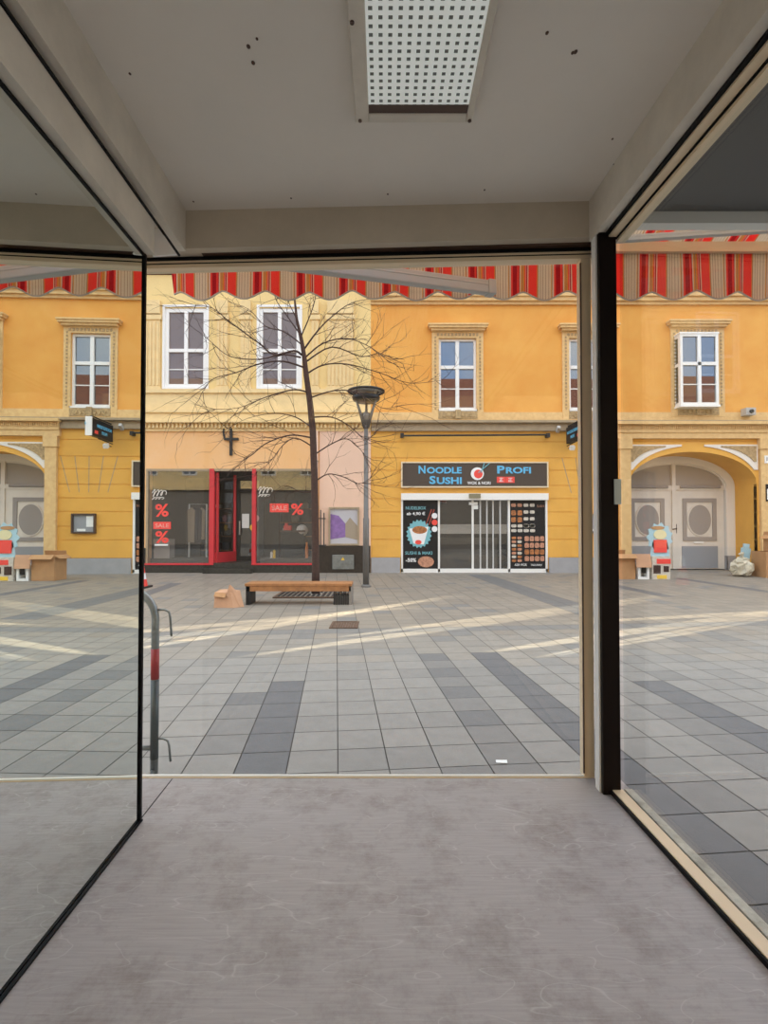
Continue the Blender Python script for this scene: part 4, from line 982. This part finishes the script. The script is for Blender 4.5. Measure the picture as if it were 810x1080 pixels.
eb = thing('meter_box', (fx(362), DF - .09, fz(600)), 'flat grey metal meter box on black marble slab', 'box')
q = MB(); q.box(fx(351), fx(373.5), DF - .13, DF - .09, fz(600), fz(585)); q.build('cover', M['steel'], eb, bevel=.008)
q = MB(); q.prism([(fx(360), fz(590.5)), (fx(364), fz(590.5)), (fx(362), fz(587.5))], DF - .134, DF - .13); q.build('warning_triangle', M['yellow'], eb)
dp = thing('drain_pipe', (fx(334), DF - .1, 0), 'pale narrow drain pipe at right edge of boutique window', 'pipe')
q = MB(); q.tube([(fx(334), DF - .08, 0), (fx(334), DF - .08, zc1)], .05, 10); q.build('pipe', M['pink'], dp, smooth=True)
for z in (.6, 2.0, 3.4):
    q = MB(); q.lathe([(.065, 0), (.065, .05)], (fx(334), DF - .08, z), 10); q.build('clamp', M['ledge'], dp)
rkb = thing('wall_bracket', (fx(340), DF - .1, fz(575)), 'black iron bracket with twin uprights left of the framed picture', 'bracket')
q = MB(); q.tube([(fx(339), DF - .2, fz(575)), (fx(339), DF - .2, fz(538))], .018, 6); q.tube([(fx(342.5), DF - .2, fz(575)), (fx(342.5), DF - .2, fz(541))], .018, 6); q.tube([(fx(336), DF - .2, fz(547)), (fx(343), DF - .2, fz(547)), (fx(343), DF - .03, fz(547))], .018, 6)
q.box(fx(337), fx(344), DF - .24, DF - .03, fz(576.5), fz(574.5)); q.build('bars', M['iron'], rkb)

# ------------------------------------------------------------------ STREET LAMP
lb = ground(386, 619)
sl = thing('street_lamp', lb, 'dark street lamp with flat dish head and V arms in front of houses', 'street lamp')
ly = lb.y; ztop_ = at(385, 413, ly).z; zv = at(386, 446, ly).z
q = MB(); q.tube([(lb.x, ly, 0), (lb.x, ly, 1.6), (lb.x, ly, 1.62), (lb.x, ly, zv)], [.075, .072, .058, .050], 14); q.build('pole', M['polegrey'], sl, smooth=True)
q = MB(); q.lathe([(.12, 0), (.12, .03), (.085, .06)], (lb.x, ly, 0), 16); q.build('base_plate', M['polegrey'], sl)
for dx, dy in ((-1, -.35), (1, -.35), (0, 1)):
    q = MB(); q.tube([(lb.x + dx * .03, ly + dy * .03, zv - .12), (lb.x + dx * .15, ly + dy * .15, zv + .28), (lb.x + dx * .29, ly + dy * .29, ztop_ - .02)], [.042, .032, .024], 8); q.build('arm', M['polegrey'], sl, smooth=True)
q = MB(); ring = [(lb.x + .415 * math.cos(2 * math.pi * k / 40), ly + .415 * math.sin(2 * math.pi * k / 40), ztop_) for k in range(41)]; q.tube(ring, .028, 8); q.build('ring', M['lampdark'], sl, smooth=True)
q = MB(); q.lathe([(.40, .0), (.36, .035), (.05, .06)], (lb.x, ly, ztop_), 32); q.build('reflector', M['lampglass'], sl, smooth=True)
q = MB(); q.lathe([(.24, -.25), (.31, -.21), (.335, -.14), (.31, -.11)], (lb.x, ly, ztop_), 32); q.build('lamp_bowl', M['lampdark'], sl, smooth=True)
q = MB(); q.lathe([(.04, -.10), (.09, .12), (.10, .22), (.05, .25)], (lb.x, ly, zv), 16); q.build('projector', M['polegrey'], sl, smooth=True)

# ------------------------------------------------------------------ TREE
TY = 10.9
tg = ground(333, 626); TY = tg.y
tree = thing('bare_tree', tg, 'bare leafless young tree with spreading thin branches behind the bench', 'tree')
def tp(px, py, dy=0): return at(px, py, TY + dy)
tr_px = [(333, 626, .115), (333, 600, .10), (332.5, 560, .095), (331.5, 500, .09), (330, 455, .088), (327, 425, .080), (323, 396, .072), (321, 377, .062), (318, 359, .050), (313, 337, .038), (311, 318, .026), (309, 300, .016), (307, 280, .008)]
q = MB(); q.tube([tp(a, b) for a, b, r in tr_px], [r * .8 for *_, r in tr_px], 12); q.build('trunk', M['bark'], tree, smooth=True)
rt = random.Random(11)
def twig(q, p, d, L, r, lev):
    n = 4; pts = [p]; dirc = d.normalized()
    for k in range(n):
        dirc = (dirc + Vector((rt.uniform(-.28, .28), rt.uniform(-.28, .28), rt.uniform(-.22, .26)))).normalized(); pts.append(pts[-1] + dirc * L / n)
    q.tube(pts, [r * (1 - .75 * k / n) for k in range(n + 1)], 5)
    if lev > 0:
        for k in range(1, n + 1):
            if rt.random() < .75:
                dd = (dirc + Vector((rt.uniform(-.9, .9), rt.uniform(-.7, .7), rt.uniform(-.5, .7)))).normalized(); twig(q, pts[k], dd, L * rt.uniform(.45, .7), r * .55, lev - 1)
def limb(pix, r0, dys):
    P = [tp(a, b, dys * (k / (len(pix) - 1)) + (rt.uniform(-.15, .15) if k else 0)) for k, (a, b) in enumerate(pix)]
    # smooth
    Q = []
    for k in range(len(P) - 1):
        for s_ in range(4):
            t = s_ / 4; p0, p1, p2, p3 = P[max(k-1,0)], P[k], P[k+1], P[min(k+2, len(P)-1)]
            Q.append(0.5 * ((2*p1) + (p2-p0)*t + (2*p0-5*p1+4*p2-p3)*t*t + (3*p1-p0-3*p2+p3)*t*t*t))
    Q.append(P[-1]); n = len(Q)
    q = MB(); q.tube(Q, [max(.0045, r0 * .72 * (1 - .86 * k / (n - 1))) for k in range(n)], 7)
    for k in range(3, n, 1):
        if rt.random() < .85:
            t = (Q[min(k+1, n-1)] - Q[k-1]).normalized()
            d = (t * .8 + Vector((rt.uniform(-.5, .5), rt.uniform(-.8, .8), rt.uniform(-.75, .85)))).normalized()
            twig(q, Q[k], d, rt.uniform(.35, 1.0), .0068, 1)
    q.build('branch', M['bark'], tree, smooth=True)
limbs = [
 ([(318, 374), (310, 370), (289, 374), (273, 362), (243, 340), (224, 325), (203, 321)], .034, -.9),
 ([(317, 377), (298, 374), (273, 379), (243, 376), (224, 362), (215, 352)], .028, .6),
 ([(322, 388), (298, 381), (273, 384), (249, 393), (224, 400), (212, 416)], .030, -.4),
 ([(321, 368), (335, 349), (350, 334), (372, 319), (402, 314)], .030, .5),
 ([(323, 376), (341, 362), (366, 357), (392, 367), (410, 382)], .026, -.7),
 ([(322, 382), (350, 366), (381, 376), (402, 373), (425, 384)], .026, .8),
 ([(324, 394), (341, 385), (366, 384), (400, 393), (432, 404), (466, 401)], .026, .3),
 ([(327, 415), (310, 411), (280, 419), (252, 430), (222, 432)], .026, -.6),
 ([(330, 452), (312, 440), (290, 436), (262, 441), (240, 452)], .022, .8),
 ([(330, 462), (306, 459), (280, 468), (262, 482), (246, 478)], .026, -.8),
 ([(331, 472), (312, 462), (298, 470), (284, 488), (268, 500)], .022, .3),
 ([(329, 440), (350, 440), (368, 449), (384, 462), (396, 458)], .026, -.5),
 ([(331, 480), (350, 468), (366, 463), (380, 474), (388, 486)], .024, .6),
 ([(332, 508), (346, 500), (362, 503), (378, 510), (390, 505)], .022, -.3),
 ([(332, 518), (318, 519), (300, 512), (286, 522)], .020, .5),
 ([(316, 352), (304, 335), (292, 318), (286, 303), (270, 290)], .022, .4),
 ([(317, 356), (328, 330), (333, 310), (331, 285)], .022, -.4),
 ([(312, 335), (305, 320), (298, 305), (300, 280)], .016, .2),
 ([(326, 420), (352, 412), (376, 414), (402, 430), (420, 428)], .022, -.9),
 ([(319, 364), (300, 350), (280, 344), (262, 326), (240, 318)], .024, .9),
]
for px_l, r0, dyy in limbs: limb(px_l, r0, dyy)
tgr = thing('tree_grate', (tg.x, tg.y, 0), 'square black iron tree grate around foot of the bare tree', 'grate')
q = MB(); 
for k in range(15):
    x = tg.x - .7 + k * .1
    if abs(x - tg.x) < .17: q.box(x - .022, x + .022, tg.y - .7, tg.y - .18, .001, .022); q.box(x - .022, x + .022, tg.y + .18, tg.y + .7, .001, .022)
    else: q.box(x - .022, x + .022, tg.y - .7, tg.y + .7, .001, .022)
q.build('bars', M['iron'], tgr)
q = MB(); 
for a0, a1, b0, b1 in ((-.75, .75, -.75, -.69), (-.75, .75, .69, .75), (-.75, -.7, -.69, .69), (.7, .75, -.69, .69)): q.box(tg.x + a0, tg.x + a1, tg.y + b0, tg.y + b1, .001, .03)
q.build('rim', M['rust'], tgr)

# ------------------------------------------------------------------ BENCH
bl, br = ground(259, 640), ground(368, 637.5)
BY = 9.25; bxa, bxb = at(258, 620, BY).x, at(371, 620, BY).x; bzt = at(300, 615.5, BY).z
be = thing('bench', ((bxa + bxb) / 2, BY + .2, 0), 'long backless wooden bench with dark legs in front of the bare tree', 'bench')
for k in range(4):
    q = MB(); q.box(bxa, bxb, BY + k * .115, BY + k * .115 + .10, bzt - .05, bzt); q.build('seat_slat', M['wood'], be, bevel=.005)
q = MB(); q.box(bxa + .02, bxb - .02, BY + .01, BY + .05, bzt - .14, bzt - .05); q.box(bxa + .02, bxb - .02, BY + .40, BY + .44, bzt - .14, bzt - .05); q.build('apron_rail', M['wood'], be)
q = MB(); q.box(bxa + .02, bxa + .09, BY + .01, BY + .44, 0, bzt - .05); q.build('leg', M['iron'], be)
q = MB(); q.box(bxb - .05, bxb - .0, BY + .01, BY + .44, 0, bzt - .05); q.box(bxb - .33, bxb - .05, BY + .06, BY + .40, 0, .16); q.build('leg', M['concrete'], be)
q = MB()
for k in range(8): x = bxb - .33 + k * .036; q.box(x, x + .015, BY + .03, BY + .06, 0, bzt - .14)
q.build('slatted_screen', M['iron'], be)

# ------------------------------------------------------------------ FOLDED CARDBOARD ON THE PLAZA
bg_ = ground(240, 641)
BX = 'cardboard'
q = MB(); bx_, by_ = bg_.x, bg_.y
s1 = [(-.24, 0, 0), (.10, -.02, 0), (.26, .10, 0), (-.20, .30, 0), (-.23, .02, .27), (.06, .0, .25), (.18, .12, .29), (-.12, .22, .30)]
q.hexa([(bx_ + a, by_ + b, c + .0) for a, b, c in s1])
pbg = thing('cardboard_carton', (bx_, by_ + .1, 0), 'crumpled torn brown cardboard carton lying on paving left of bench', 'carton')
q.build('body', M['card2'], pbg)
q = MB(); q.hexa([(bx_ + a, by_ + b, c) for a, b, c in [(-.02, -.02, .22), (.20, .05, .0), (.21, .055, .0), (-.01, -.01, .23), (.03, .0, .40), (.14, .08, .26), (.15, .09, .26), (.04, .01, .40)]]); q.build('flap', M['card2'], pbg)
q = MB(); q.hexa([(bx_ + a, by_ + b, c) for a, b, c in [(-.22, .02, .265), (-.03, .0, .25), (-.03, .2, .29), (-.2, .2, .295), (-.235, -.03, .20), (-.03, -.05, .18), (-.03, -.045, .19), (-.235, -.025, .21)]]); q.build('flap', M['card'], pbg)
# drain
d0, d1 = ground(347, 663), ground(379, 656)
dr_ = thing('drain_cover', ((d0.x + d1.x) / 2, (d0.y + d1.y) / 2, 0), 'rusty slotted drain cover set in the paving before the bench', 'drain')
q = MB(); frame_rect(q, d0.x, d1.x, d0.y, d1.y, 0, 1, .035)
q.v = [(x, z, .001 + y * .012) for x, y, z in q.v]; q.build('rim', M['rust'], dr_)
q = MB(); n_b = 9
for k in range(n_b): x = d0.x + .035 + (d1.x - d0.x - .07) * (k + .5) / n_b; q.box(x - .014, x + .014, d0.y + .035, d1.y - .035, .001, .009)
q.build('bars', M['rust'], dr_)
# paper scraps
for (px, py, lb_) in ((529, 804, 'small white paper scrap on dark paver close to the front glass'), ):
    p = ground(px, py); q = MB(); q.hexa([(p.x - .032, p.y - .008, .002), (p.x + .03, p.y - .022, .002), (p.x + .035, p.y + .012, .002), (p.x - .03, p.y + .022, .002), (p.x - .035, p.y - .012, .004), (p.x + .03, p.y - .022, .006), (p.x + .035, p.y + .012, .009), (p.x - .03, p.y + .022, .005)])
    tag(q.build('paper_scrap', M['paper']), lb_, 'litter')

# ------------------------------------------------------------------ CROWD BARRIER
YBR = 2.86; xb_ = at(163.5, 700, YBR).x
ba = thing('crowd_barrier', (xb_ - 1.0, YBR, 0), 'galvanised crowd barrier with red reflective band outside left of the front glass', 'barrier')
zt_ = at(160, 622, YBR).z; r_ = .021
q = MB(); pts = [(xb_, YBR, .04), (xb_, YBR, zt_ - .16)]
for k in range(1, 9): an = R(90) * k / 8; pts.append((xb_ - .16 + .16 * math.cos(an), YBR, zt_ - .16 + .16 * math.sin(an)))
pts += [(xb_ - 1.9, YBR, zt_)]
for k in range(1, 9): an = R(90) + R(90) * k / 8; pts.append((xb_ - 1.9 + .16 * math.cos(an), YBR, zt_ - .16 + .16 * math.sin(an)))
pts += [(xb_ - 2.06, YBR, .04)]
q.tube(pts, r_, 14); q.build('tube_frame', M['steel'], ba, smooth=True)
q = MB(); q.tube([(xb_, YBR, .18), (xb_ - 2.06, YBR, .18)], .014, 10); q.build('bottom_rail', M['steel'], ba, smooth=True)
for k in range(14):
    q = MB(); x = xb_ - .14 - k * .14 if k else xb_ - .18; q.tube([(x, YBR, .18), (x, YBR, zt_)], .008, 8); q.build('bar', M['steel'], ba, smooth=True)
q = MB(); q.tube([(xb_, YBR, at(163, 716, YBR).z), (xb_, YBR, at(163, 684, YBR).z)], r_ + .0015, 14); q.build('red_band', mat('band_red', (0.33, 0.018, 0.02), .4), ba, smooth=True)
q = MB(); q.tube([(xb_, YBR, at(163, 800, YBR).z), (xb_, YBR, at(163, 717, YBR).z)], r_ + .0012, 14); q.build('dark_sleeve', mat('sleeve_dark', (0.07, 0.085, 0.085), .4, .4), ba, smooth=True)
for za, zb in ((643, 671), (779, 803)):
    q = MB(); z1, z0 = at(163, za, YBR).z, at(163, zb, YBR).z
    q.tube([(xb_ + .015, YBR, z1), (xb_ + .05, YBR, z1), (xb_ + .075, YBR, z1 - .012), (xb_ + .082, YBR, z1 - .04), (xb_ + .09, YBR, z0)], .0065, 8); q.build('hook', M['steel'], ba, smooth=True)
for x in (xb_, xb_ - 2.06):
    q = MB(); q.tube([(x, YBR - .3, .012), (x, YBR - .25, .02), (x, YBR, .06)], .012, 8); q.build('foot', M['steel'], ba, smooth=True)

tcn = thing('traffic_cone', (at(148.5, 620, 11.9).x, 11.9, 0), 'red and white banded traffic cone on paving beyond the mirror edge', 'cone')
cxx = ORG[tcn].x
q = MB(); q.box(cxx - .19, cxx + .19, 11.71, 12.09, 0, .04); q.build('base', M['iron'], tcn)
for k, (r0, r1, z0, z1) in enumerate(((.15, .12, .04, .2), (.12, .095, .2, .34), (.095, .07, .34, .48), (.07, .03, .48, .72))):
    q = MB(); q.lathe([(r0, z0), (r1, z1)], (cxx, 11.9, 0), 20); q.build('band', M['text_white'] if k % 2 else M['salered'], tcn, smooth=False)

# ------------------------------------------------------------------ BOXES AND DISPLAY AT THE ARCHWAY
def carton(name, c, sx, sy, sz, rz, label, mtl, flaps=True, base=0.0):
    t_ = thing(name, (c[0], c[1], base), label, 'carton'); Mz = Matrix.Rotation(rz, 3, 'Z'); C0 = Vector((c[0], c[1], base))
    q = MB(); 
    for dx, dy, w_, d_ in ((-sx/2, 0, .012, sy), (sx/2, 0, .012, sy), (0, -sy/2, sx, .012), (0, sy/2, sx, .012)): q.obox(C0 + Mz @ Vector((dx, dy, sz / 2)), (w_, d_, sz), Mz)
    q.obox(C0 + Mz @ Vector((0, 0, sz * .8)), (sx, sy, .01), Mz); q.build('body', mtl, t_)
    if flaps:
        for dx, dy, w_, d_, ax, an in ((-sx/2 - .07, 0, .17, sy, 'Y', .6), (0, -sy/2 - .07, sx, .17, 'X', .7), (0, sy / 2, sx, .17, 'X', -1.3)):
            q = MB(); q.obox(C0 + Mz @ Vector((dx, dy, sz + (.0 if an > 0 else .07))), (w_, d_, .008), Mz @ Matrix.Rotation(-an if ax == 'Y' else an, 3, ax)); q.build('flap', mtl, t_)
    q = MB(); q.obox(C0 + Mz @ Vector((0, -sy/2 - .009, sz * .62)), (sx * .98, .004, .02), Mz); q.build('tape', M['card'], t_)
    return t_
carton('cardboard_box', (6.44, 14.05), .60, .5, .62, .08, 'large open brown cardboard box on paving left of archway', M['card'])
tb_ = thing('white_box', (6.98, 13.95, 0), 'white box with dark opening between brown box and colourful display', 'box')
q = MB(); frame_rect(q, 6.83, 7.13, .0, .42, 13.8, 14.1, .06); q.box(6.83, 7.13, 14.06, 14.1, .06, .36); q.build('body', M['paper'], tb_)
q = MB(); q.box(6.92, 7.04, 13.802, 13.81, .16, .34) ; q.build('opening', M['dark'], tb_)
q = MB(); q.obox((6.95, 13.76, .50), (.40, .02, .36), Matrix.Rotation(-.18, 3, 'X')); q.build('flap', M['card2'], tb_)
dsx, dsy = 7.42, 13.75
ds = thing('display_stand', (dsx, dsy, 0), 'colourful cardboard display stand with light blue header standing before the gate', 'display stand')
q = MB(); q.box(dsx - .24, dsx + .24, dsy, dsy + .3, 0, .62); q.build('base_box', M['food3'], ds)
hp = []
for k in range(22): r2 = (.36 if k % 2 else .29); an = 2 * math.pi * k / 22; hp.append((dsx + r2 * math.cos(an), 1.12 + r2 * 1.15 * math.sin(an)))
q = MB(); q.prism(hp, dsy + .05, dsy + .08); q.prism([(dsx - .26, .60), (dsx + .26, .60), (dsx + .2, 1.0), (dsx - .2, 1.0)], dsy + .05, dsy + .08); q.build('header_card', M['skyblue'], ds)
q = MB(); q.prism(ellipse(dsx, 1.2, .17, .13, 18), dsy + .03, dsy + .05); q.build('cream_shape', mat('card_cream', (0.75, 0.68, 0.40), .6), ds)
q = MB(); q.box(dsx - .17, dsx + .17, dsy + .02, dsy + .05, .72, 1.06); q.build('red_shape', M['salered'], ds)
q = MB(); q.prism(ellipse(dsx - .06, 1.38, .18, .05, 12), dsy + .03, dsy + .05); q.build('brown_shape', M['card'], ds)
q = MB(); q.box(dsx - .12, dsx + .25, dsy - .012, dsy, .42, .55); q.build('orange_label', M['salered'], ds)
q = MB(); q.box(dsx - .12, dsx + .14, dsy - .012, dsy, .02, .12); q.build('yellow_label', M['yellow'], ds)
q = MB(); q.box(dsx - .21, dsx - .02, dsy - .010, dsy, .16, .38); q.box(dsx + .06, dsx + .2, dsy - .010, dsy, .2, .36); q.build('picture_print', M['bark'], ds)
carton('cardboard_box', (10.95, 14.45), .80, .6, .72, -.05, 'large brown cardboard box beside right pilaster of archway', M['card'], flaps=False)
carton('cardboard_box', (11.05, 14.45), .45, .4, .40, .25, 'smaller brown carton on top of the large box by right pilaster', M['card'], flaps=True, base=.725)
gb = thing('rubbish_bag', (10.15, 14.6, 0), 'pale crumpled plastic rubbish bag beside cardboard box right of archway', 'bag')
q = MB(); rb2 = random.Random(2)
q.sphere((10.15, 14.6, .26), .30, (1.0, .8, .9), 16)
q.v = [(x + rb2.uniform(-.05, .05), y + rb2.uniform(-.05, .05), max(0.0, z + rb2.uniform(-.05, .05))) for x, y, z in q.v]
q.build('bag', M['plastic'], gb)
q = MB(); q.tube([(10.17, 14.6, .48), (10.19, 14.6, .58), (10.15, 14.6, .66)], [.05, .03, .08], 8); q.build('knot', M['plastic'], gb)
bb_ = MB(); bb_.obox((10.42, 14.85, .40), (.26, .05, .80), Matrix.Rotation(.12, 3, 'Y')); bb_.obox((10.47, 14.84, .86), (.16, .05, .12), Matrix.Rotation(.12, 3, 'Y'))
tag(bb_.build('blue_card', M['skyblue']), 'light blue cut card leaning behind the pale rubbish bag', 'card')

# ------------------------------------------------------------------ HOUSES BEHIND THE VIEWER (seen only in reflections)
ob = thing('opposite_building', (0, -10, 0), 'ochre house with red tiled roof mirrored in the shop windows', 'building')
YO = -10.0
q = MB(); q.box(-30, 34, YO - 8, YO, 4.5, 10.4); q.build('wall', M['creamtrim'], ob)
q = MB(); q.box(-30, 34, YO - 8, YO, 0, 4.5); q.build('shop_storey', M['concrete'], ob)
q = MB(); q.prism_x([(YO + .4, 10.4), (YO - 5, 15.0), (YO - 10.4, 10.4)], -30.4, 34.4); q.build('roof', M['roof'], ob)
q = MB(); q.box(-30, 34, YO, YO + .3, 4.4, 4.7); q.box(-30, 34, YO, YO + .3, 10.0, 10.4); q.build('cornice', M['creamtrim'], ob)
for k in range(18):
    x = -26 + k * 3.2; q = MB(); frame_rect(q, x, x + 1.2, 5.6, 7.8, YO, YO + .08, .1); q.box(x + .55, x + .65, YO, YO + .06, 5.7, 7.7); wv = q.build('window', M['white'], ob)
    q = MB(); q.box(x + .1, x + 1.1, YO, YO + .03, 5.7, 7.7); q.build('pane', M['pane'], wv)

# ------------------------------------------------------------------ sunlight thrown onto the paving by panes of the houses around (added spot lamps stand in for it)
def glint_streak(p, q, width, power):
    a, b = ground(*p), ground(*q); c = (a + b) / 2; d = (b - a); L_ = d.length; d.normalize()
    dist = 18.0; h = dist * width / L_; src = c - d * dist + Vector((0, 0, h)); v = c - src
    ld = bpy.data.lights.new('glint_spot', 'SPOT'); o = bpy.data.objects.new('glint_spot', ld); COL.objects.link(o)
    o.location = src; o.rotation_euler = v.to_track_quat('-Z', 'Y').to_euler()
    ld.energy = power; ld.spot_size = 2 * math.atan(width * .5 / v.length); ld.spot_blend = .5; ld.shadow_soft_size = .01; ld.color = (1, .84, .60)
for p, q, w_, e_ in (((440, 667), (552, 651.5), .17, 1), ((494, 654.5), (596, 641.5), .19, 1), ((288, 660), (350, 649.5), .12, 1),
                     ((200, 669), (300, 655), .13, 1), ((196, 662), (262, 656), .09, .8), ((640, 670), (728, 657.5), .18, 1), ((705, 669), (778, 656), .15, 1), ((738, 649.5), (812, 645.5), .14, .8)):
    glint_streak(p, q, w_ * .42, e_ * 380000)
